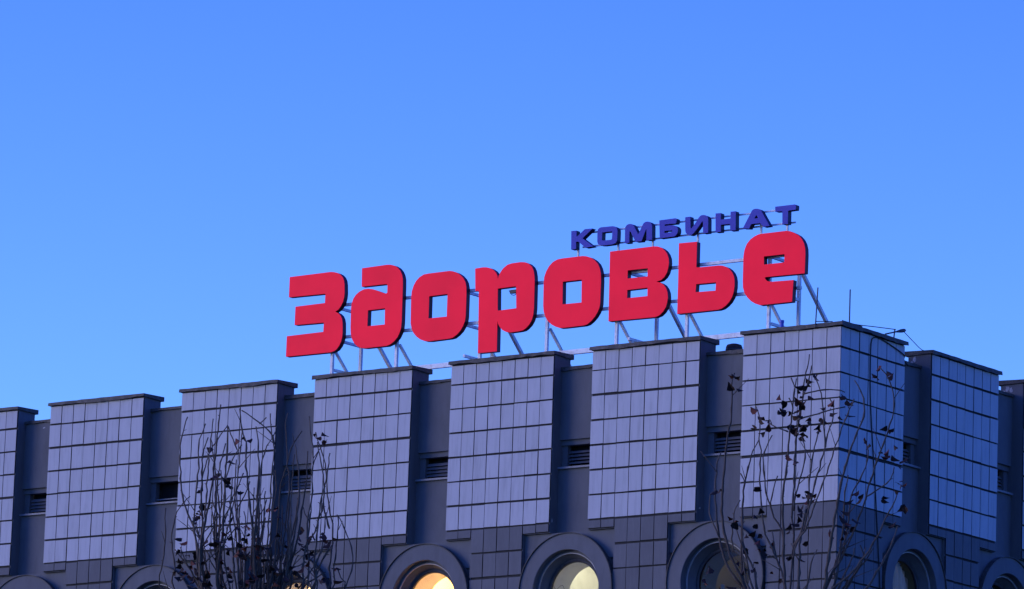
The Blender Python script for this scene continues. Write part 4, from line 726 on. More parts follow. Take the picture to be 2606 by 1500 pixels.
LEFT_BRANCHES = [(1, [(-0.595, -0.791, 13.535), (-0.621, -0.803, 13.474), (-0.651, -0.81, 13.346), (-0.674, -0.815, 13.235), (-0.688, -0.806, 13.065), (-0.692, -0.789, 12.895), (-0.692, -0.77, 12.726), (-0.682, -0.743, 12.561), (-0.661, -0.71, 12.413), (-0.622, -0.662, 12.256), (-0.576, -0.61, 12.1), (-0.551, -0.574, 11.951), (-0.541, -0.546, 11.776), (-0.538, -0.523, 11.6), (-0.518, -0.471, 11.289), (-0.285, -0.255, 10.941), (-0.053, -0.04, 10.594)]), (1, [(-0.285, -0.797, 13.419), (-0.323, -0.805, 13.322), (-0.361, -0.811, 13.212), (-0.382, -0.793, 13.044), (-0.4, -0.764, 12.835), (-0.425, -0.748, 12.668), (-0.444, -0.738, 12.546), (-0.473, -0.706, 12.284), (-0.502, -0.683, 12.066), (-0.474, -0.618, 11.851), (-0.471, -0.562, 11.591), (-0.471, -0.499, 11.283), (-0.262, -0.269, 10.938), (-0.052, -0.039, 10.594)]), (1, [(-0.278, -0.734, 13.244), (-0.335, -0.747, 13.091), (-0.369, -0.731, 12.881), (-0.373, -0.701, 12.714), (-0.396, -0.686, 12.55), (-0.406, -0.651, 12.332), (-0.41, -0.62, 12.159), (-0.432, -0.593, 11.941), (-0.456, -0.559, 11.679), (-0.444, -0.5, 11.42), (-0.432, -0.464, 11.285), (-0.24, -0.25, 10.94), (-0.048, -0.036, 10.594)]), (1, [(-0.056, -0.91, 13.448), (-0.098, -0.887, 13.266), (-0.131, -0.862, 13.101), (-0.159, -0.845, 12.977), (-0.19, -0.806, 12.771), (-0.227, -0.784, 12.606), (-0.232, -0.764, 12.527), (-0.275, -0.731, 12.312), (-0.311, -0.694, 12.097), (-0.36, -0.678, 11.924), (-0.405, -0.634, 11.666), (-0.423, -0.529, 11.276), (-0.237, -0.283, 10.935), (-0.051, -0.038, 10.594)]), (0, [(-0.517, -0.42, 13.069), (-0.554, -0.445, 12.921), (-0.576, -0.46, 12.765), (-0.578, -0.459, 12.593)]), (1, [(-0.313, -0.472, 13.729), (-0.323, -0.468, 13.566), (-0.344, -0.471, 13.394), (-0.355, -0.463, 13.18), (-0.376, -0.466, 13.009), (-0.383, -0.461, 12.881), (-0.404, -0.464, 12.709), (-0.423, -0.469, 12.585), (-0.445, -0.472, 12.406), (-0.473, -0.477, 12.184), (-0.502, -0.485, 12.005), (-0.51, -0.474, 11.784), (-0.49, -0.432, 11.432), (-0.269, -0.234, 11.013), (-0.049, -0.037, 10.594)]), (0, [(-0.401, -0.202, 13.502), (-0.463, -0.253, 13.377), (-0.518, -0.298, 13.262), (-0.543, -0.318, 13.208)]), (1, [(-0.436, -0.177, 13.266), (-0.459, -0.201, 13.143), (-0.481, -0.225, 13.002), (-0.494, -0.244, 12.835), (-0.493, -0.25, 12.705), (-0.482, -0.247, 12.622), (-0.457, -0.237, 12.442), (-0.438, -0.234, 12.262), (-0.431, -0.244, 11.991), (-0.417, -0.249, 11.721), (-0.384, -0.247, 11.312), (-0.209, -0.136, 10.953), (-0.034, -0.025, 10.595)]), (1, [(-0.103, -0.551, 13.406), (-0.122, -0.523, 13.154), (-0.156, -0.492, 12.817), (-0.178, -0.48, 12.648), (-0.181, -0.469, 12.568), (-0.203, -0.448, 12.349), (-0.218, -0.431, 12.174), (-0.24, -0.41, 11.955), (-0.27, -0.403, 11.779), (-0.315, -0.356, 11.293), (-0.175, -0.191, 10.944), (-0.035, -0.026, 10.595)]), (0, [(-0.533, -0.037, 13.521), (-0.492, -0.019, 13.417), (-0.437, 0.005, 13.277), (-0.409, 0.017, 13.208)]), (0, [(0.168, -0.589, 13.139), (0.078, -0.615, 12.987), (0.018, -0.627, 12.869), (-0.031, -0.624, 12.727), (-0.061, -0.605, 12.578), (-0.072, -0.579, 12.455), (-0.105, -0.555, 12.282)]), (1, [(-0.141, -0.29, 13.693), (-0.126, -0.273, 13.582), (-0.112, -0.254, 13.437), (-0.098, -0.238, 13.352), (-0.064, -0.206, 13.251), (-0.07, -0.2, 13.071), (-0.062, -0.182, 12.857), (-0.047, -0.161, 12.687), (-0.039, -0.15, 12.606), (-0.028, -0.13, 12.429), (-0.006, -0.103, 12.252), (0.009, -0.082, 12.075), (0.017, -0.06, 11.81), (0.026, -0.038, 11.544), (0.048, -0.007, 11.319), (0.026, -0.002, 10.958), (0.005, 0.004, 10.597)]), (0, [(-0.077, -0.312, 13.658), (0.031, -0.223, 13.569), (0.119, -0.15, 13.488), (0.18, -0.099, 13.422), (0.211, -0.073, 13.389), (0.245, -0.042, 13.323), (0.257, -0.024, 13.221)]), (1, [(-0.109, -0.241, 13.396), (-0.122, -0.242, 13.241), (-0.135, -0.241, 13.069), (-0.147, -0.241, 12.897), (-0.153, -0.236, 12.726), (-0.17, -0.241, 12.601), (-0.194, -0.252, 12.467), (-0.228, -0.266, 12.261), (-0.255, -0.278, 12.109), (-0.289, -0.293, 11.93), (-0.337, -0.317, 11.706), (-0.342, -0.297, 11.302), (-0.188, -0.161, 10.948), (-0.034, -0.025, 10.595)]), (1, [(0.299, -0.472, 13.388), (0.302, -0.423, 13.206), (0.291, -0.384, 13.016), (0.29, -0.344, 12.85), (0.265, -0.331, 12.725), (0.245, -0.306, 12.563), (0.218, -0.272, 12.346), (0.184, -0.244, 12.13), (0.154, -0.223, 11.956), (0.13, -0.176, 11.697), (0.108, -0.095, 11.304), (0.056, -0.046, 10.95), (0.004, 0.003, 10.597)]), (0, [(-0.053, 0.182, 13.641), (-0.091, 0.15, 13.596), (-0.122, 0.124, 13.55)]), (1, [(0.275, -0.017, 13.394), (0.22, -0.05, 13.289), (0.178, -0.074, 13.202), (0.144, -0.091, 13.089), (0.116, -0.1, 12.943), (0.101, -0.098, 12.772), (0.075, -0.104, 12.605), (0.067, -0.089, 12.339), (0.051, -0.083, 12.117), (0.043, -0.072, 11.896), (0.049, -0.046, 11.631), (0.047, -0.023, 11.317), (0.025, -0.01, 10.957), (0.004, 0.003, 10.597)]), (1, [(0.544, -0.48, 13.539), (0.533, -0.444, 13.392), (0.529, -0.402, 13.244), (0.531, -0.353, 13.089), (0.509, -0.332, 12.965), (0.476, -0.307, 12.8), (0.443, -0.282, 12.635), (0.435, -0.264, 12.556), (0.396, -0.228, 12.341), (0.346, -0.175, 12.04), (0.302, -0.13, 11.782), (0.25, -0.091, 11.524), (0.21, -0.055, 11.303), (0.111, -0.023, 10.95), (0.013, 0.01, 10.597)]), (1, [(0.173, 0.347, 13.711), (0.154, 0.324, 13.587), (0.177, 0.325, 13.351), (0.199, 0.326, 13.133), (0.214, 0.329, 13.002), (0.247, 0.341, 12.829), (0.254, 0.335, 12.658), (0.266, 0.331, 12.477), (0.268, 0.316, 12.25), (0.287, 0.315, 12.025), (0.327, 0.329, 11.8), (0.35, 0.33, 11.575), (0.351, 0.315, 11.345), (0.196, 0.172, 10.971), (0.04, 0.03, 10.598)]), (1, [(0.789, -0.125, 13.346), (0.7, -0.153, 13.194), (0.622, -0.164, 13.009), (0.588, -0.154, 12.875), (0.534, -0.158, 12.733), (0.485, -0.141, 12.526), (0.441, -0.094, 12.224), (0.394, -0.061, 11.964), (0.355, -0.023, 11.705), (0.298, -0.008, 11.487), (0.246, -0.001, 11.308), (0.132, 0.006, 10.953), (0.018, 0.013, 10.597)]), (1, [(0.328, 0.32, 13.27), (0.364, 0.342, 13.08), (0.386, 0.354, 12.907), (0.401, 0.36, 12.735), (0.404, 0.36, 12.652), (0.401, 0.351, 12.426), (0.39, 0.337, 12.201), (0.373, 0.318, 11.975), (0.348, 0.293, 11.749), (0.33, 0.273, 11.524), (0.304, 0.248, 11.338), (0.169, 0.137, 10.968), (0.034, 0.025, 10.598)]), (1, [(0.653, 0.185, 13.604), (0.667, 0.214, 13.426), (0.684, 0.242, 13.283), (0.688, 0.26, 13.13), (0.685, 0.275, 12.96), (0.675, 0.289, 12.748), (0.674, 0.301, 12.624), (0.661, 0.305, 12.491), (0.63, 0.297, 12.34), (0.613, 0.3, 12.181), (0.605, 0.321, 11.916), (0.62, 0.35, 11.741), (0.608, 0.368, 11.476), (0.598, 0.375, 11.339), (0.328, 0.209, 10.969), (0.059, 0.044, 10.599)]), (1, [(0.439, 0.459, 13.197), (0.444, 0.452, 13.005), (0.449, 0.446, 12.787), (0.434, 0.426, 12.615), (0.427, 0.414, 12.479), (0.417, 0.397, 12.297), (0.406, 0.38, 12.116), (0.379, 0.346, 11.844), (0.34, 0.308, 11.662), (0.301, 0.27, 11.481), (0.168, 0.148, 11.039), (0.035, 0.026, 10.598)]), (1, [(0.18, 0.94, 13.545), (0.213, 0.933, 13.427), (0.253, 0.943, 13.356), (0.289, 0.946, 13.267), (0.351, 0.948, 13.105), (0.39, 0.935, 12.953), (0.416, 0.918, 12.818), (0.432, 0.906, 12.732), (0.47, 0.896, 12.592), (0.523, 0.885, 12.406), (0.565, 0.883, 12.286), (0.599, 0.852, 12.082), (0.632, 0.812, 11.849), (0.635, 0.763, 11.663), (0.676, 0.715, 11.38), (0.377, 0.387, 10.989), (0.08, 0.06, 10.6)]), (0, [(0.338, 0.787, 13.377), (0.379, 0.782, 13.191), (0.417, 0.785, 13.058), (0.454, 0.787, 12.926), (0.485, 0.779, 12.763), (0.496, 0.75, 12.569), (0.515, 0.746, 12.477), (0.561, 0.754, 12.34), (0.609, 0.761, 12.194)]), (0, [(0.649, 0.43, 13.177), (0.61, 0.404, 13.055), (0.592, 0.392, 12.968)]), (0, [(0.544, 0.709, 12.695), (0.549, 0.687, 12.511), (0.531, 0.649, 12.344), (0.511, 0.613, 12.197), (0.476, 0.566, 12.058), (0.451, 0.533, 11.956)]), (1, [(0.769, 0.719, 12.366), (0.794, 0.734, 12.321), (0.853, 0.767, 12.197), (0.904, 0.796, 12.072), (0.95, 0.819, 11.938), (0.974, 0.825, 11.803), (0.973, 0.81, 11.622), (0.941, 0.774, 11.467), (0.927, 0.755, 11.371), (0.512, 0.414, 10.985), (0.098, 0.073, 10.601)]), (1, [(0.919, 0.562, 12.306), (0.911, 0.57, 12.111), (0.888, 0.574, 11.845), (0.866, 0.577, 11.579), (0.843, 0.577, 11.352), (0.463, 0.32, 10.976), (0.084, 0.063, 10.6)]), (1, [(-0.759, -0.956, 12.311), (-0.783, -0.946, 12.18), (-0.782, -0.907, 12.007), (-0.813, -0.882, 11.79), (-0.848, -0.869, 11.616), (-0.889, -0.862, 11.441), (-0.906, -0.846, 11.311), (-0.501, -0.459, 10.951), (-0.096, -0.072, 10.592)]), (1, [(-0.837, -0.515, 12.444), (-0.894, -0.564, 12.333), (-0.924, -0.597, 12.151), (-0.933, -0.615, 11.97), (-0.897, -0.601, 11.745), (-0.87, -0.592, 11.566), (-0.859, -0.6, 11.291), (-0.469, -0.33, 10.942), (-0.081, -0.061, 10.593)]), (0, [(-0.733, -0.521, 12.526), (-0.767, -0.547, 12.489), (-0.786, -0.562, 12.443)]), (0, [(0.579, 0.565, 11.845), (0.522, 0.514, 11.76), (0.497, 0.491, 11.714)]), (1, [(0.484, 0.479, 11.722), (0.404, 0.413, 11.664), (0.348, 0.37, 11.644), (0.315, 0.342, 11.615), (0.177, 0.186, 11.106), (0.04, 0.03, 10.598)]), (1, [(0.732, 0.574, 11.586), (0.637, 0.5, 11.501), (0.562, 0.442, 11.444), (0.31, 0.243, 11.021), (0.06, 0.045, 10.599)]), (0, [(0.559, 0.37, 11.935), (0.476, 0.311, 11.833), (0.42, 0.271, 11.778)]), (1, [(0.812, 0.726, 11.647), (0.859, 0.746, 11.522), (0.908, 0.765, 11.373), (0.502, 0.419, 10.986), (0.097, 0.073, 10.601)]), (0, [(-0.281, -0.436, 12.24), (-0.355, -0.479, 12.149), (-0.443, -0.531, 12.04)]), (0, [(-0.113, -0.309, 12.086), (-0.196, -0.353, 11.96), (-0.279, -0.394, 11.817), (-0.405, -0.469, 11.68), (-0.457, -0.498, 11.617)]), (1, [(-0.225, -0.085, 12.629), (-0.222, -0.09, 12.448), (-0.226, -0.101, 12.267), (-0.197, -0.09, 11.998), (-0.203, -0.105, 11.727), (-0.166, -0.095, 11.319), (-0.089, -0.052, 10.957), (-0.013, -0.009, 10.596)]), (1, [(-0.2, -0.028, 12.366), (-0.173, -0.02, 12.186), (-0.168, -0.035, 11.914), (-0.135, -0.029, 11.645), (-0.127, -0.045, 11.324), (-0.067, -0.025, 10.96), (-0.008, -0.006, 10.596)]), (1, [(0.306, -0.228, 12.57), (0.277, -0.189, 12.31), (0.234, -0.161, 12.049), (0.192, -0.132, 11.789), (0.145, -0.056, 11.307), (0.077, -0.025, 10.952), (0.009, 0.006, 10.597)]), (0, [(-0.484, -0.321, 11.929), (-0.559, -0.379, 11.863), (-0.598, -0.41, 11.798)]), (1, [(-0.196, 0.307, 12.505), (-0.146, 0.279, 12.227), (-0.118, 0.234, 11.949), (-0.089, 0.19, 11.672), (-0.031, 0.155, 11.345), (-0.011, 0.081, 10.97), (0.008, 0.006, 10.597)]), (1, [(0.305, 0.117, 12.219), (0.283, 0.123, 11.908), (0.304, 0.157, 11.644), (0.269, 0.152, 11.327), (0.148, 0.086, 10.962), (0.027, 0.02, 10.598)]), (1, [(0.427, 0.273, 12.054), (0.374, 0.24, 11.83), (0.321, 0.208, 11.605), (0.284, 0.189, 11.332), (0.157, 0.105, 10.964), (0.03, 0.022, 10.598)]), (1, [(0.515, 0.266, 11.78), (0.456, 0.236, 11.645), (0.396, 0.209, 11.467), (0.344, 0.184, 11.328), (0.189, 0.104, 10.963), (0.033, 0.025, 10.598)]), (1, [(0.696, 0.438, 11.748), (0.66, 0.424, 11.57), (0.68, 0.456, 11.345), (0.374, 0.253, 10.972), (0.068, 0.051, 10.599)]), (1, [(-0.355, 0.347, 12.745), (-0.304, 0.286, 12.393), (-0.253, 0.225, 12.042), (-0.202, 0.164, 11.693), (-0.132, 0.116, 11.346), (-0.066, 0.058, 10.97), (0.0, 0.0, 10.597)]), (0, [(0.058, -0.02, 12.534), (0.034, -0.035, 12.439), (0.003, -0.056, 12.364), (-0.013, -0.067, 12.322)]), (1, [(0.668, 0.754, 11.967), (0.598, 0.664, 11.764), (0.563, 0.6, 11.564), (0.538, 0.544, 11.365), (0.3, 0.295, 10.981), (0.063, 0.047, 10.599)]), (0, [(0.702, 0.678, 11.981), (0.684, 0.654, 11.879), (0.656, 0.624, 11.799), (0.643, 0.609, 11.754)]), (1, [(-0.493, -0.298, 12.088), (-0.43, -0.263, 11.829), (-0.372, -0.232, 11.571), (-0.347, -0.225, 11.312), (-0.188, -0.124, 10.953), (-0.03, -0.023, 10.595)]), (0, [(-0.299, -0.311, 11.987), (-0.319, -0.322, 11.909), (-0.346, -0.338, 11.848), (-0.36, -0.347, 11.813)]), (1, [(-0.593, 0.129, 12.558), (-0.484, 0.123, 12.253), (-0.403, 0.094, 11.948), (-0.335, 0.057, 11.644), (-0.248, 0.034, 11.341), (-0.129, 0.013, 10.968), (-0.011, -0.008, 10.596)]), (1, [(-0.517, -0.394, 13.303), (-0.47, -0.357, 12.97), (-0.444, -0.337, 12.636), (-0.425, -0.323, 12.303), (-0.419, -0.317, 11.969), (-0.4, -0.302, 11.637), (-0.351, -0.264, 11.307), (-0.191, -0.144, 10.951), (-0.033, -0.024, 10.595)]), (0, [(-0.468, -0.38, 11.841), (-0.441, -0.358, 11.748), (-0.406, -0.33, 11.676), (-0.389, -0.315, 11.635)]), (1, [(0.189, 0.043, 11.887), (0.209, 0.073, 11.7), (0.184, 0.069, 11.511), (0.198, 0.093, 11.323), (0.109, 0.054, 10.96), (0.019, 0.015, 10.597)]), (1, [(-0.007, 0.142, 11.739), (0.027, 0.156, 11.646), (0.067, 0.176, 11.574), (0.088, 0.186, 11.533), (0.053, 0.1, 11.064), (0.018, 0.013, 10.597)]), (1, [(-0.004, -0.01, 12.17), (0.036, 0.021, 11.889), (0.045, 0.029, 11.606), (0.013, 0.006, 11.322), (0.008, 0.005, 10.959), (0.004, 0.003, 10.597)]), (1, [(0.151, 0.04, 11.823), (0.125, 0.027, 11.723), (0.09, 0.005, 11.644), (0.073, -0.005, 11.6), (0.04, 0.0, 11.098), (0.008, 0.006, 10.597)]), (1, [(-0.541, -0.418, 11.882), (-0.466, -0.36, 11.69), (-0.384, -0.297, 11.499), (-0.344, -0.265, 11.306), (-0.188, -0.144, 10.95), (-0.032, -0.024, 10.595)]), (1, [(-0.007, -0.528, 12.723), (-0.05, -0.49, 12.436), (-0.083, -0.444, 12.15), (-0.086, -0.377, 11.865), (-0.093, -0.312, 11.58), (-0.095, -0.244, 11.295), (-0.055, -0.128, 10.945), (-0.016, -0.012, 10.596)]), (0, [(-0.214, -0.069, 12.871), (-0.248, -0.101, 12.706), (-0.298, -0.143, 12.577), (-0.322, -0.164, 12.503)]), (1, [(-0.562, -0.466, 12.109), (-0.547, -0.447, 11.838), (-0.491, -0.397, 11.569), (-0.45, -0.358, 11.3), (-0.246, -0.195, 10.947), (-0.043, -0.033, 10.595)]), (0, [(-0.354, -0.397, 12.285), (-0.408, -0.422, 12.081), (-0.48, -0.464, 11.922), (-0.516, -0.484, 11.831)]), (1, [(0.573, 0.722, 12.409), (0.592, 0.68, 12.06), (0.561, 0.599, 11.71), (0.561, 0.543, 11.363), (0.313, 0.295, 10.981), (0.065, 0.048, 10.599)]), (1, [(-0.499, 0.126, 13.099), (-0.471, 0.077, 12.742), (-0.409, 0.053, 12.388), (-0.328, 0.044, 12.036), (-0.262, 0.023, 11.684), (-0.214, -0.011, 11.333), (-0.113, -0.01, 10.964), (-0.011, -0.008, 10.596)]), (0, [(0.089, -0.297, 12.7), (0.033, -0.309, 12.524), (-0.037, -0.338, 12.385), (-0.072, -0.351, 12.306)]), (1, [(0.548, 0.449, 12.524), (0.543, 0.44, 12.229), (0.518, 0.415, 11.934), (0.493, 0.39, 11.639), (0.493, 0.384, 11.346), (0.273, 0.212, 10.972), (0.052, 0.039, 10.599)]), (0, [(0.534, 0.288, 12.419), (0.559, 0.313, 12.326), (0.593, 0.342, 12.254), (0.609, 0.357, 12.213)]), (1, [(-0.243, 0.308, 12.467), (-0.226, 0.223, 12.09), (-0.176, 0.163, 11.716), (-0.11, 0.114, 11.344), (-0.054, 0.058, 10.97), (0.002, 0.001, 10.597)]), (1, [(-0.918, -0.546, 11.831), (-0.8, -0.477, 11.657), (-0.69, -0.415, 11.482), (-0.611, -0.375, 11.307), (-0.332, -0.208, 10.95), (-0.054, -0.041, 10.594)]), (1, [(-0.73, -0.658, 11.833), (-0.686, -0.61, 11.665), (-0.626, -0.554, 11.536), (-0.597, -0.526, 11.462), (-0.328, -0.285, 11.027), (-0.06, -0.045, 10.594)]), (1, [(0.548, 0.045, 13.079), (0.52, 0.067, 12.786), (0.492, 0.089, 12.493), (0.473, 0.118, 12.201), (0.445, 0.141, 11.909), (0.409, 0.157, 11.616), (0.366, 0.168, 11.324), (0.2, 0.097, 10.961), (0.034, 0.025, 10.598)]), (1, [(0.534, 0.052, 12.289), (0.507, 0.098, 11.966), (0.45, 0.123, 11.643), (0.369, 0.129, 11.318), (0.201, 0.077, 10.958), (0.032, 0.024, 10.598)]), (0, [(0.171, 0.344, 12.239), (0.207, 0.357, 12.141), (0.249, 0.379, 12.066), (0.27, 0.389, 12.023)]), (1, [(0.301, -0.082, 12.937), (0.291, -0.046, 12.613), (0.271, -0.019, 12.289), (0.238, -0.001, 11.965), (0.202, 0.014, 11.641), (0.196, 0.053, 11.318), (0.107, 0.033, 10.958), (0.017, 0.013, 10.597)]), (1, [(0.137, 0.159, 11.885), (0.154, 0.164, 11.701), (0.132, 0.139, 11.516), (0.109, 0.113, 11.331), (0.062, 0.062, 10.964), (0.015, 0.011, 10.597)]), (1, [(-0.382, -0.323, 12.882), (-0.367, -0.307, 12.566), (-0.374, -0.307, 12.25), (-0.382, -0.308, 11.934), (-0.388, -0.307, 11.619), (-0.368, -0.287, 11.305), (-0.201, -0.156, 10.95), (-0.035, -0.026, 10.595)]), (0, [(-0.521, -0.312, 12.496), (-0.487, -0.291, 12.39), (-0.444, -0.262, 12.309), (-0.423, -0.248, 12.262)]), (1, [(-0.053, 0.113, 12.965), (-0.056, 0.089, 12.636), (-0.04, 0.081, 12.308), (-0.015, 0.078, 11.981), (0.02, 0.084, 11.656), (0.049, 0.084, 11.331), (0.029, 0.046, 10.963), (0.01, 0.007, 10.597)]), (1, [(-0.005, 0.348, 12.959), (0.032, 0.328, 12.635), (0.03, 0.278, 12.309), (0.054, 0.248, 11.986), (0.047, 0.195, 11.662), (0.099, 0.185, 11.342), (0.058, 0.099, 10.969), (0.018, 0.013, 10.597)]), (1, [(1.041, 0.175, 13.08), (0.985, 0.204, 12.788), (0.901, 0.213, 12.495), (0.842, 0.241, 12.203), (0.793, 0.277, 11.912), (0.745, 0.312, 11.62), (0.714, 0.361, 11.33), (0.39, 0.205, 10.965), (0.065, 0.049, 10.599)]), (1, [(0.663, 0.602, 11.96), (0.638, 0.573, 11.825), (0.599, 0.535, 11.719), (0.58, 0.516, 11.659), (0.322, 0.282, 11.128), (0.065, 0.049, 10.599)]), (1, [(-0.324, -0.496, 12.574), (-0.334, -0.463, 12.254), (-0.348, -0.433, 11.933), (-0.326, -0.376, 11.615), (-0.306, -0.32, 11.297), (-0.169, -0.172, 10.946), (-0.033, -0.024, 10.595)]), (0, [(-0.302, -0.203, 12.421), (-0.347, -0.24, 12.213), (-0.413, -0.291, 12.049), (-0.445, -0.316, 11.956)]), (1, [(0.19, 0.05, 11.91), (0.197, 0.069, 11.715), (0.209, 0.092, 11.52), (0.185, 0.088, 11.323), (0.102, 0.051, 10.96), (0.018, 0.014, 10.597)]), (1, [(0.282, 0.146, 11.75), (0.256, 0.132, 11.647), (0.22, 0.11, 11.567), (0.203, 0.099, 11.521), (0.112, 0.057, 11.059), (0.021, 0.016, 10.597)]), (1, [(0.302, 0.25, 12.152), (0.335, 0.27, 11.881), (0.332, 0.264, 11.609), (0.301, 0.237, 11.337), (0.167, 0.131, 10.967), (0.033, 0.025, 10.598)]), (1, [(-0.326, -0.289, 12.555), (-0.33, -0.285, 12.242), (-0.32, -0.27, 11.93), (-0.298, -0.246, 11.619), (-0.243, -0.199, 11.31), (-0.133, -0.108, 10.952), (-0.023, -0.017, 10.596)]), (0, [(-0.223, -0.246, 12.51), (-0.253, -0.264, 12.388), (-0.294, -0.291, 12.292), (-0.314, -0.304, 12.238)]), (1, [(-0.58, -0.189, 12.32), (-0.527, -0.197, 11.985), (-0.447, -0.184, 11.652), (-0.35, -0.158, 11.321), (-0.188, -0.089, 10.958), (-0.027, -0.02, 10.595)]), (0, [(-0.351, -0.216, 12.278), (-0.381, -0.242, 12.138), (-0.424, -0.277, 12.029), (-0.445, -0.294, 11.966)]), (1, [(0.411, 0.025, 11.943), (0.408, 0.066, 11.735), (0.363, 0.077, 11.525), (0.282, 0.061, 11.314), (0.153, 0.039, 10.956), (0.023, 0.017, 10.598)]), (1, [(0.187, 0.04, 11.857), (0.225, 0.08, 11.713), (0.276, 0.127, 11.603), (0.301, 0.151, 11.539), (0.165, 0.087, 11.068), (0.03, 0.022, 10.598)]), (1, [(0.361, 0.213, 12.68), (0.334, 0.202, 12.342), (0.31, 0.193, 12.004), (0.286, 0.184, 11.667), (0.29, 0.197, 11.332), (0.16, 0.11, 10.965), (0.03, 0.023, 10.598)]), (1, [(-0.732, -0.067, 12.478), (-0.625, -0.084, 12.094), (-0.503, -0.09, 11.712), (-0.447, -0.145, 11.329), (-0.24, -0.084, 10.961), (-0.032, -0.024, 10.595)]), (1, [(-0.483, 0.13, 12.672), (-0.413, 0.103, 12.336), (-0.325, 0.091, 12.003), (-0.261, 0.06, 11.67), (-0.209, 0.02, 11.337), (-0.109, 0.007, 10.966), (-0.009, -0.007, 10.596)]), (1, [(-0.702, -0.482, 12.25), (-0.59, -0.407, 11.936), (-0.524, -0.365, 11.62), (-0.493, -0.35, 11.304), (-0.269, -0.192, 10.949), (-0.046, -0.034, 10.595)]), (0, [(-0.541, -0.597, 12.079), (-0.523, -0.574, 12.003), (-0.497, -0.547, 11.945), (-0.484, -0.533, 11.911)]), (1, [(0.171, 0.324, 12.089), (0.156, 0.28, 11.839), (0.143, 0.237, 11.59), (0.167, 0.223, 11.343), (0.095, 0.12, 10.97), (0.024, 0.018, 10.598)]), (1, [(0.107, 0.052, 11.864), (0.146, 0.084, 11.732), (0.195, 0.123, 11.631), (0.22, 0.143, 11.572), (0.122, 0.081, 11.084), (0.024, 0.018, 10.598)]), (1, [(0.391, 0.39, 12.679), (0.367, 0.357, 12.343), (0.332, 0.315, 12.008), (0.285, 0.264, 11.672), (0.29, 0.252, 11.34), (0.161, 0.138, 10.968), (0.033, 0.025, 10.598)]), (1, [(0.11, 0.17, 11.768), (0.106, 0.155, 11.623), (0.099, 0.139, 11.478), (0.118, 0.143, 11.335), (0.068, 0.078, 10.966), (0.017, 0.013, 10.597)]), (1, [(-0.104, 0.086, 12.592), (-0.056, 0.096, 12.276), (-0.043, 0.08, 11.96), (-0.043, 0.054, 11.644), (-0.032, 0.036, 11.329), (-0.015, 0.019, 10.962), (0.002, 0.002, 10.597)]), (0, [(0.101, 0.066, 12.516), (0.074, 0.046, 12.4), (0.037, 0.019, 12.31), (0.019, 0.005, 12.258)]), (1, [(0.018, 0.488, 12.505), (0.073, 0.433, 12.121), (0.077, 0.341, 11.735), (0.102, 0.264, 11.352), (0.062, 0.14, 10.974), (0.022, 0.017, 10.598)]), (0, [(0.332, 0.202, 11.972), (0.302, 0.184, 11.849), (0.26, 0.156, 11.752), (0.24, 0.142, 11.697)]), (1, [(0.034, -0.082, 12.292), (0.063, -0.04, 11.968), (0.054, -0.026, 11.643), (0.028, -0.025, 11.317), (0.016, -0.011, 10.957), (0.003, 0.002, 10.597)]), (1, [(-0.083, 0.273, 12.316), (-0.07, 0.219, 11.99), (-0.013, 0.199, 11.666), (0.02, 0.161, 11.343), (0.016, 0.085, 10.969), (0.012, 0.009, 10.597)])]
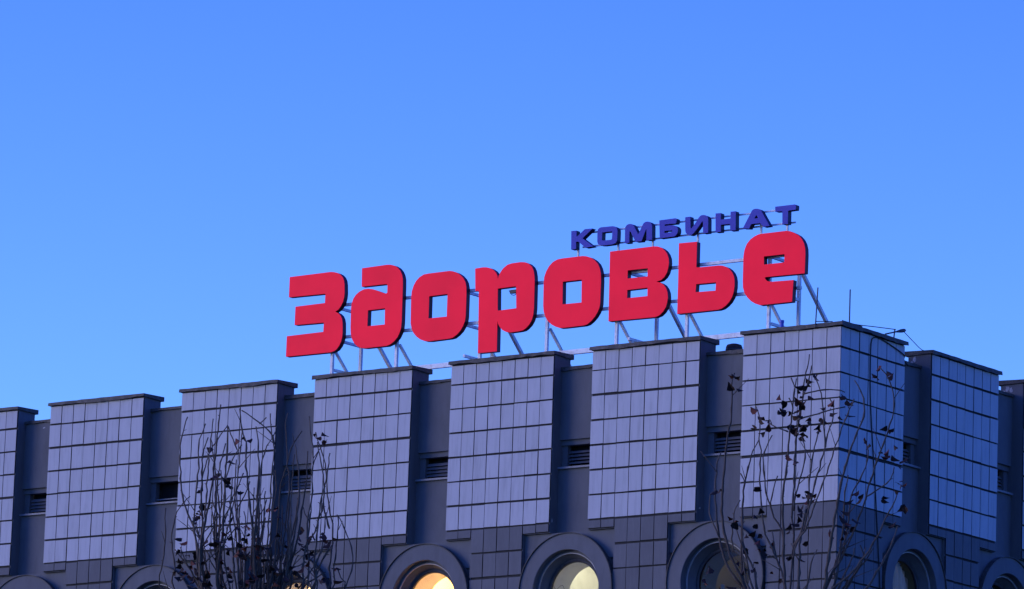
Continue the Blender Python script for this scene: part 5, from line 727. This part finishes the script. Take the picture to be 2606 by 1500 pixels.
LEFT_LEAVES = [(-0.224, -0.748, 13.083), (-0.28, -0.64, 13.078), (-0.369, 0.093, 13.356), (0.177, -0.643, 13.174), (-0.325, 0.136, 13.324), (-0.536, -0.235, 12.857), (-0.35, -0.488, 12.784), (-0.152, -0.559, 12.75), (-0.517, -0.092, 12.782), (-0.573, 0.061, 12.773), (-0.017, -0.673, 12.683), (-0.546, -0.566, 12.622), (-0.573, -0.48, 12.615), (-0.194, -0.274, 12.637), (-0.027, -0.399, 12.566), (0.011, -0.636, 12.933), (-0.317, -0.234, 12.986), (0.469, 0.694, 13.431), (1.036, 0.004, 13.335), (0.923, 0.162, 13.261), (0.407, 0.659, 13.465), (-0.756, -0.254, 12.469), (-0.639, -0.358, 12.355), (-0.16, -0.956, 12.212), (-0.682, -0.302, 12.341), (-0.931, -0.104, 12.34), (-0.927, -0.072, 12.355), (-0.723, -0.365, 12.336), (-0.205, -0.955, 12.052), (-0.796, -0.208, 12.307), (-0.292, -0.765, 12.17), (-0.351, -0.169, 12.22), (-0.706, 0.024, 12.227), (-0.272, -0.01, 12.175), (0.144, -0.565, 12.05), (0.009, -0.429, 12.096), (-0.394, 0.207, 12.197), (0.229, -0.478, 12.089), (-0.332, -0.208, 12.052), (-0.304, -0.482, 11.904), (-0.096, -0.705, 11.886), (-0.337, -0.194, 11.938), (-0.299, -1.033, 11.834), (0.216, -0.551, 11.772), (0.007, -0.301, 11.834), (0.261, -0.571, 11.726), (0.22, -0.623, 11.744), (-0.151, -0.126, 11.787), (-0.169, 0.112, 12.034), (-0.22, 0.277, 11.971), (0.332, -0.424, 11.817), (0.143, -0.12, 11.882), (0.128, -0.307, 12.017), (-0.778, -0.558, 11.673), (-0.682, -0.652, 11.565), (-0.933, -0.166, 11.674), (-0.505, -0.692, 11.636), (-0.3, -1.016, 11.42), (-0.799, -0.427, 11.529), (-0.363, -0.92, 11.414), (-0.762, -0.499, 11.546), (-0.686, -0.63, 11.51), (-0.901, -0.185, 11.804), (-0.681, -0.553, 11.734), (-0.65, -0.431, 11.768), (-0.284, -0.693, 11.615), (-0.409, -0.354, 11.705), (-0.124, -0.586, 11.673), (-0.394, -0.044, 11.783), (-0.267, -0.299, 11.624), (-0.329, -0.92, 11.329), (-0.359, -0.792, 11.375), (-0.426, -0.637, 11.42), (-0.254, 0.039, 11.751), (-0.505, -0.984, 11.348), (-0.882, -0.466, 11.443), (-0.92, -0.582, 11.523), (0.068, -0.696, 11.292), (-0.36, -0.142, 11.391), (0.096, -0.666, 11.344), (0.357, -0.42, 11.383), (-0.403, -0.286, 11.402), (-0.006, -0.521, 11.462), (-0.16, 0.32, 11.919), (-0.516, -0.541, 11.481), (-0.554, -0.805, 11.58), (-0.939, -0.384, 11.652), (0.082, -0.769, 11.901), (-0.448, -0.123, 11.985), (0.534, -0.394, 12.281), (0.444, -0.316, 12.322), (-0.074, 0.497, 12.498), (0.097, 0.22, 12.418), (0.5, -0.166, 12.21), (0.568, -0.275, 11.94), (0.184, 0.722, 12.198), (0.405, 0.426, 12.137), (0.328, 0.602, 12.162), (1.026, 0.104, 12.027), (0.694, 0.582, 12.084), (0.844, 0.289, 12.039), (0.994, 0.223, 11.904), (0.902, 0.3, 11.849), (0.736, 0.597, 12.018), (0.972, 0.376, 11.995), (0.717, 0.241, 11.978), (0.962, 0.05, 11.917), (0.291, 0.589, 11.974), (0.469, 0.448, 11.817), (0.406, 0.636, 11.901), (0.728, 0.32, 11.835), (0.355, 0.668, 11.917), (0.234, 0.076, 11.628), (0.129, 0.111, 11.614), (0.175, 0.116, 11.69), (0.057, 0.278, 11.709), (0.35, -0.02, 11.545), (0.577, -0.297, 11.457), (0.785, -0.237, 11.551), (0.552, -0.157, 11.532), (0.688, -0.3, 11.588), (0.634, 0.934, 11.695), (0.932, 0.545, 11.634), (0.579, 0.699, 11.532), (1.123, -0.033, 11.385), (0.819, 0.444, 11.474), (0.215, 0.62, 11.444), (0.415, 0.365, 11.426), (0.539, 0.172, 11.462), (0.461, 0.169, 11.45), (0.382, -0.439, 11.37), (0.306, -0.414, 11.356), (0.363, -0.364, 11.396), (0.224, -0.145, 11.954), (0.162, -0.175, 11.874), (-0.164, 0.322, 11.92), (0.407, -0.341, 11.811), (0.36, -0.224, 11.472), (0.679, 0.05, 11.517), (0.768, -0.057, 11.493), (0.641, 0.036, 11.538), (0.333, -0.273, 11.662), (0.13, -0.054, 11.722), (0.74, -0.272, 11.425), (-0.041, 0.481, 11.485), (0.381, -0.036, 11.399), (-0.306, 0.302, 12.079), (0.049, 0.193, 11.619), (0.06, 0.181, 11.638), (0.523, 0.225, 11.942), (0.267, 0.743, 12.094), (0.129, -0.601, 11.45), (-0.34, -0.127, 11.627), (-0.236, -0.615, 11.302), (-0.33, -0.111, 11.35), (-0.613, -0.24, 11.589), (0.334, -0.379, 11.427), (-0.293, -0.793, 11.396), (-0.115, -0.924, 11.783), (0.197, -0.381, 11.511), (0.237, -0.58, 11.905), (-0.352, -0.537, 11.484), (-0.746, 0.026, 11.991), (-0.375, -0.61, 11.344), (0.02, -0.392, 11.886), (-0.728, -0.718, 11.797), (0.121, -0.36, 11.286), (-0.21, 0.066, 11.946), (0.239, 0.381, 11.918), (0.837, -0.003, 11.581), (0.012, -0.505, 11.942), (-0.368, -0.142, 11.541), (0.171, 0.664, 12.059), (-0.661, -0.401, 11.792), (-0.054, -0.269, 11.373), (-0.339, 0.334, 11.513), (1.26, 0.079, 11.377), (0.142, -0.677, 11.73), (-0.727, -0.251, 12.056), (-0.639, -0.739, 11.933), (0.522, -0.417, 11.302), (-0.07, -0.105, 11.764), (-0.366, 0.335, 11.475), (0.374, 0.183, 11.582)]

YS, YP, YR = 0.90, 1.05, 1.95
SIGN = empty('rooftop_sign', (-7.0, 1.2, H - 0.2), 'red and blue raised letter sign on a pale steel frame along the roof edge', 'sign')

def make_letters(data, depth, face, side, lab):
    for ch, loops in data:
        bm = bmesh.new()
        mapper = lambda x, d, z: Vector((x, d, z))
        add_prism(bm, loops, mapper, YS + 0.008, YS + depth)
        cx = sum(p[0] for p in loops[0]) / len(loops[0])
        cz = sum(p[1] for p in loops[0]) / len(loops[0])
        o = obj('letter', bm, side, SIGN, (cx, YS + depth / 2, cz))
        o['label'] = lab
        bm = bmesh.new()
        add_prism(bm, loops, mapper, YS, YS + 0.0075)
        bmesh.ops.recalc_face_normals(bm, faces=bm.faces)
        obj('letter_face', bm, face, o, (cx, YS, cz))

make_letters(RED_LETTERS, 0.115, M['red_face'], M['red_side'], 'red letter')
make_letters(BLUE_LETTERS, 0.115, M['blue_face'], M['blue_side'], 'blue letter')

def sign_bar(name, p, q, w, h=None, mat='frame_paint'):
    bm = bmesh.new()
    add_beam(bm, p, q, w, h)
    c = (Vector(p) + Vector(q)) / 2
    return obj(name, bm, M[mat], SIGN, c)

for z in (1.985, 1.365):
    sign_bar('rail', (-12.3, YP, z), (-1.55, YP, z), 0.05, 0.055)
for z in (2.817, 2.560):
    sign_bar('rail', (-6.35, YP, z), (-1.7, YP, z), 0.025, 0.028)
sign_bar('base_beam', (-12.2, YP, 0.625), (-1.5, YP, 0.625), 0.06, 0.085)
for x in (-12.099, -10.57, -8.622, -7.098, -5.533, -3.987, -2.229):
    sign_bar('post', (x, YP + 0.002, -0.2), (x, YP + 0.002, 1.99), 0.055)
    sign_bar('brace', (x + 0.02, YP + 0.06, 1.12), (x + 0.02, YP + 0.95, 0.32), 0.045)
for x in (-6.45, -5.554, -4.789, -3.8, -2.436, -1.878):
    sign_bar('strut', (x, YP + 0.003, 1.96), (x, YP + 0.003, 2.83), 0.032)
for x in (-12.131, -9.012, -5.288, -2.194):
    sign_bar('post', (x, YR, -0.2), (x, YR, 2.02), 0.055)
    for z in (1.985, 1.365, 0.78):
        sign_bar('tie_beam', (x, YP + 0.03, z - 0.004), (x, YR - 0.028, z - 0.004), 0.045, 0.05)
    sign_bar('brace', (x, YR + 0.03, 1.93), (x, YR + 2.35, -0.2), 0.06)
bm = bmesh.new()
pts = catmull([(-7.98, 1.03, 1.905), (-7.93, 1.02, 1.83), (-7.86, 1.02, 1.80), (-7.80, 1.02, 1.83), (-7.74, 1.03, 1.905)], 0.02)
add_tube(bm, pts, [0.007] * len(pts), 5)
obj('cable', bm, M['cable'], SIGN, (-7.86, 1.02, 1.85))
bm = bmesh.new()
add_box(bm, (-7.93, 0.99, 1.84), (-7.80, 1.06, 1.90))
obj('junction_box', bm, M['steel'], SIGN, (-7.86, 1.02, 1.87))

# ---------------------------------------------------------------- small things on the roof
def rod(x, y, z0, z1, lean, r, label):
    bm = bmesh.new()
    add_tube(bm, [Vector((x, y, z0)), Vector((x + lean, y, z1))], [r, r], 6)
    o = obj('lightning_rod', bm, M['steel'], None, (x, y, z0))
    return tag(o, label, 'lightning rod', 'rods standing on the corner roof edge'), o
r1 = rod(-0.500, -0.058, 0.36, 1.065, 0.035, 0.011, 'thin dark rod on the front roof edge, crossing a sign brace')[1]
bm = bmesh.new(); add_box(bm, (-0.525, -0.062, 0.37), (-0.475, -0.046, 0.40)); obj('clamp', bm, M['steel'], r1, (-0.5, -0.05, 0.38))
r2 = rod(-0.005, 0.259, 0.43, 1.045, 0.002, 0.0115, 'thin dark rod standing alone right of the roof corner')[1]
bm = bmesh.new(); add_box(bm, (-0.03, 0.235, 0.43), (0.02, 0.285, 0.45)); obj('clamp', bm, M['steel'], r2, (-0.005, 0.26, 0.43))

def wire(name, pts, r, label, cat, mat='cable', step=0.06):
    bm = bmesh.new()
    q = catmull(pts, step)
    add_tube(bm, q, [r] * len(q), 5)
    o = obj(name, bm, M[mat], None, q[0])
    return tag(o, label, cat)
wire('wire', [(-0.5, -0.052, 0.468), (-0.33, -0.03, 0.458), (-0.2, 0.03, 0.452)], 0.008, 'short dark wire at the foot of the rod on the front roof edge', 'wire')
wire('wire', [(0.0, 0.28, 0.452), (0.03, 0.48, 0.455), (0.045, 1.0, 0.51), (0.05, 1.66, 0.578)], 0.008, 'dark wire rising from the lone rod to the slanted arm on the side roof edge', 'wire')
wire('wire', [(0.05, 1.92, 0.590), (0.04, 2.25, 0.47), (0.02, 2.6, 0.372), (-0.05, 3.0, 0.44)], 0.007, 'dark wire dropping from the slanted arm to the next pier on the side wall', 'wire')
wire('hanging_cable', [(-0.12, 2.35, 0.06), (-0.06, 2.11, 0.13), (0.012, 2.02, 0.182), (0.014, 1.6, 0.282), (0.014, 1.22, 0.341), (0.014, 1.02, 0.322), (0.014, 0.935, 0.2),
               (0.014, 0.930, -0.39), (0.014, 0.975, -1.0), (0.014, 1.10, -1.888), (0.014, 1.2, -2.6), (0.014, 1.375, -3.99), (0.014, 1.43, -5.0)], 0.011,
     'black cable looped over the corner pier and hanging down its shaded side', 'cable')
arm = empty('roof_bracket', (0.0, 1.683, H + 0.43), 'short dark post with a slanted arm on the side roof edge', 'bracket')
bm = bmesh.new(); add_tube(bm, [Vector((0.0, 1.683, 0.42)), Vector((0.02, 1.683, 0.585))], [0.012, 0.012], 6); obj('post', bm, M['steel'], arm, (0.0, 1.683, 0.42))
bm = bmesh.new(); add_tube(bm, [Vector((0.03, 1.36, 0.445)), Vector((0.045, 1.70, 0.545))], [0.013, 0.013], 6); obj('arm', bm, M['steel'], arm, (0.03, 1.36, 0.44))
bm = bmesh.new(); pts = [Vector((0.045, 1.70 + 0.28 * t, 0.545 + 0.075 * t)) for t in (0, 0.25, 0.55, 0.85, 1.0)]
add_tube(bm, pts, [0.016, 0.024, 0.034, 0.034, 0.02], 8); obj('arm_head', bm, M['steel'], arm, (0.045, 1.8, 0.57))

vent_pipe = empty('roof_vent', (-2.86, 0.86, H - 0.2), 'squat dark rounded roof vent behind the low wall beside the corner pier', 'roof vent')
bm = bmesh.new()
pts = [Vector((-2.82, 0.86, -0.2)), Vector((-2.82, 0.86, 0.36)), Vector((-2.82, 0.86, 0.405)), Vector((-2.82, 0.86, 0.425))]
add_tube(bm, pts, [0.15, 0.15, 0.13, 0.07], 20)
obj('pipe', bm, M['rust'], vent_pipe, (-2.82, 0.86, -0.2), smooth=False)
bm = bmesh.new(); add_tube(bm, [Vector((-2.82, 0.86, 0.30)), Vector((-2.82, 0.86, 0.33))], [0.156, 0.156], 20); obj('collar', bm, M['steel'], vent_pipe, (-2.82, 0.86, 0.3))
pipe = empty('roof_pipe', (-1.66, 0.7, H - 0.2), 'small blue pipe end poking above the corner pier beside a sign post', 'pipe')
bm = bmesh.new(); add_tube(bm, [Vector((-1.655, 0.62, -0.2)), Vector((-1.655, 0.62, 0.70))], [0.035, 0.035], 14); obj('shaft', bm, M['blue_paint'], pipe, (-1.655, 0.62, -0.2))
bm = bmesh.new(); add_tube(bm, [Vector((-1.655, 0.62, 0.668)), Vector((-1.655, 0.62, 0.708))], [0.041, 0.041], 14); obj('cap', bm, M['blue_paint'], pipe, (-1.655, 0.62, 0.7))

# ---------------------------------------------------------------- bare trees
def leaf_meshes():
    out = []
    for mat in (M['leaf'], M['leaf'], M['leaf'], M['rust_leaf']):
        for v in range(3):
            bm = bmesh.new()
            curl = random.uniform(0.2, 0.9)
            outline = [(0, 0), (0.42, 0.12), (0.5, 0.38), (0.34, 0.66), (0.12, 0.9), (0, 1.05)]
            mid = [bm.verts.new((0.0, y, 0.12 * math.sin(y * 2.6) * curl)) for _, y in outline]
            for sgn in (-1, 1):
                edge = [bm.verts.new((sgn * x * random.uniform(0.65, 1.15) * (1 - 0.25 * curl), y + random.uniform(-0.1, 0.1),
                                      abs(x) * curl * 0.9 + random.uniform(-0.06, 0.06) + 0.12 * math.sin(y * 2.6) * curl))
                        for x, y in outline[1:-1]]
                chain = [mid[0]] + edge + [mid[-1]]
                for i in range(len(outline) - 1):
                    fs = [mid[i], mid[i + 1], chain[i + 1], chain[i]]
                    fs = [x for j, x in enumerate(fs) if x not in fs[:j]]
                    if len(fs) >= 3:
                        bm.faces.new(fs)
            out.append(mesh_from_bm('leaf', bm, mat))
    return out
LEAVES = leaf_meshes()

def make_tree(base, head, branches, leaves, label, r_main, leaf_size):
    bx, by, bz = base
    root = empty('bare_tree', (bx, by, 0), label, 'tree', 'bare trees in front of the building')
    zoff = bz                                        # ground in facade coordinates
    B = Vector((bx, by, zoff))
    bm = bmesh.new()
    n = 14
    pts = [B + Vector((0.12 * math.sin(i * 0.7), 0.1 * math.cos(i * 0.9), head * i / n)) for i in range(n + 1)]
    pts[-1] = B + Vector((0, 0, head))
    rad = [0.19 - 0.09 * i / n + (0.10 if i == 0 else 0) + (0.03 if i == n else 0) for i in range(n + 1)]
    add_tube(bm, pts, rad, 10)
    obj('trunk', bm, M['bark'], root, B, smooth=True)
    for ext, ps in branches:
        P = [B + Vector(p) for p in ps]
        q = catmull(P, 0.07)
        ln = sum((q[i + 1] - q[i]).length for i in range(len(q) - 1))
        m = len(q)
        rb = r_main * random.uniform(0.65, 1.15) if ext else min(0.012, 0.007 + 0.004 * ln)
        rt = 0.0062
        bm = bmesh.new()
        rr = []
        for i in range(m):
            s = i / (m - 1)
            r = rt + (rb - rt) * s ** 0.7
            if i % 3 == 0:
                r *= random.uniform(1.1, 1.5)
            rr.append(r)
        qq = [p + Vector((random.gauss(0, 0.0045), random.gauss(0, 0.0045), 0)) for p in q]
        add_tube(bm, qq, rr, 6)
        # short spurs and buds
        k = 2
        while k < m - 3:
            d = (qq[k - 1] - qq[k + 1]).normalized()
            side = d.cross(Vector((random.uniform(-1, 1), random.uniform(-1, 1), random.uniform(-1, 1)))).normalized()
            tip = qq[k] + (d * 0.7 + side) * random.uniform(0.012, 0.04)
            if random.random() < 0.2:
                tip = qq[k] + (d * 0.9 + side * 0.8) * random.uniform(0.10, 0.30)
            add_tube(bm, [qq[k], (qq[k] + tip) / 2 + d * 0.004, tip], [min(rr[k] * 0.7, 0.006), 0.005, 0.003], 4)
            k += random.randint(2, 5)
        obj('branch', bm, M['bark'], root, P[-1], smooth=True)
    for p in leaves:
        o = bpy.data.objects.new('leaf', random.choice(LEAVES))
        link(o, root, B + Vector(p) + Vector((0, 0, H)))
        s = leaf_size * random.uniform(0.7, 1.35)
        o.scale = (s, s, s)
        o.rotation_euler = (random.uniform(2.0, 4.2), random.uniform(-0.8, 0.8), random.uniform(0, 6.28))
    return root

make_tree(RIGHT_BRANCHES_BASE, RIGHT_BRANCHES_HEAD, RIGHT_BRANCHES, RIGHT_LEAVES,
          'sparse bare tree with a few large dead leaves before the building corner', 0.021, 0.10)
make_tree(LEFT_BRANCHES_BASE, LEFT_BRANCHES_HEAD, LEFT_BRANCHES, LEFT_LEAVES,
          'dense thicket-like bare tree of upright shoots before the piers left of the sign', 0.0165, 0.10)
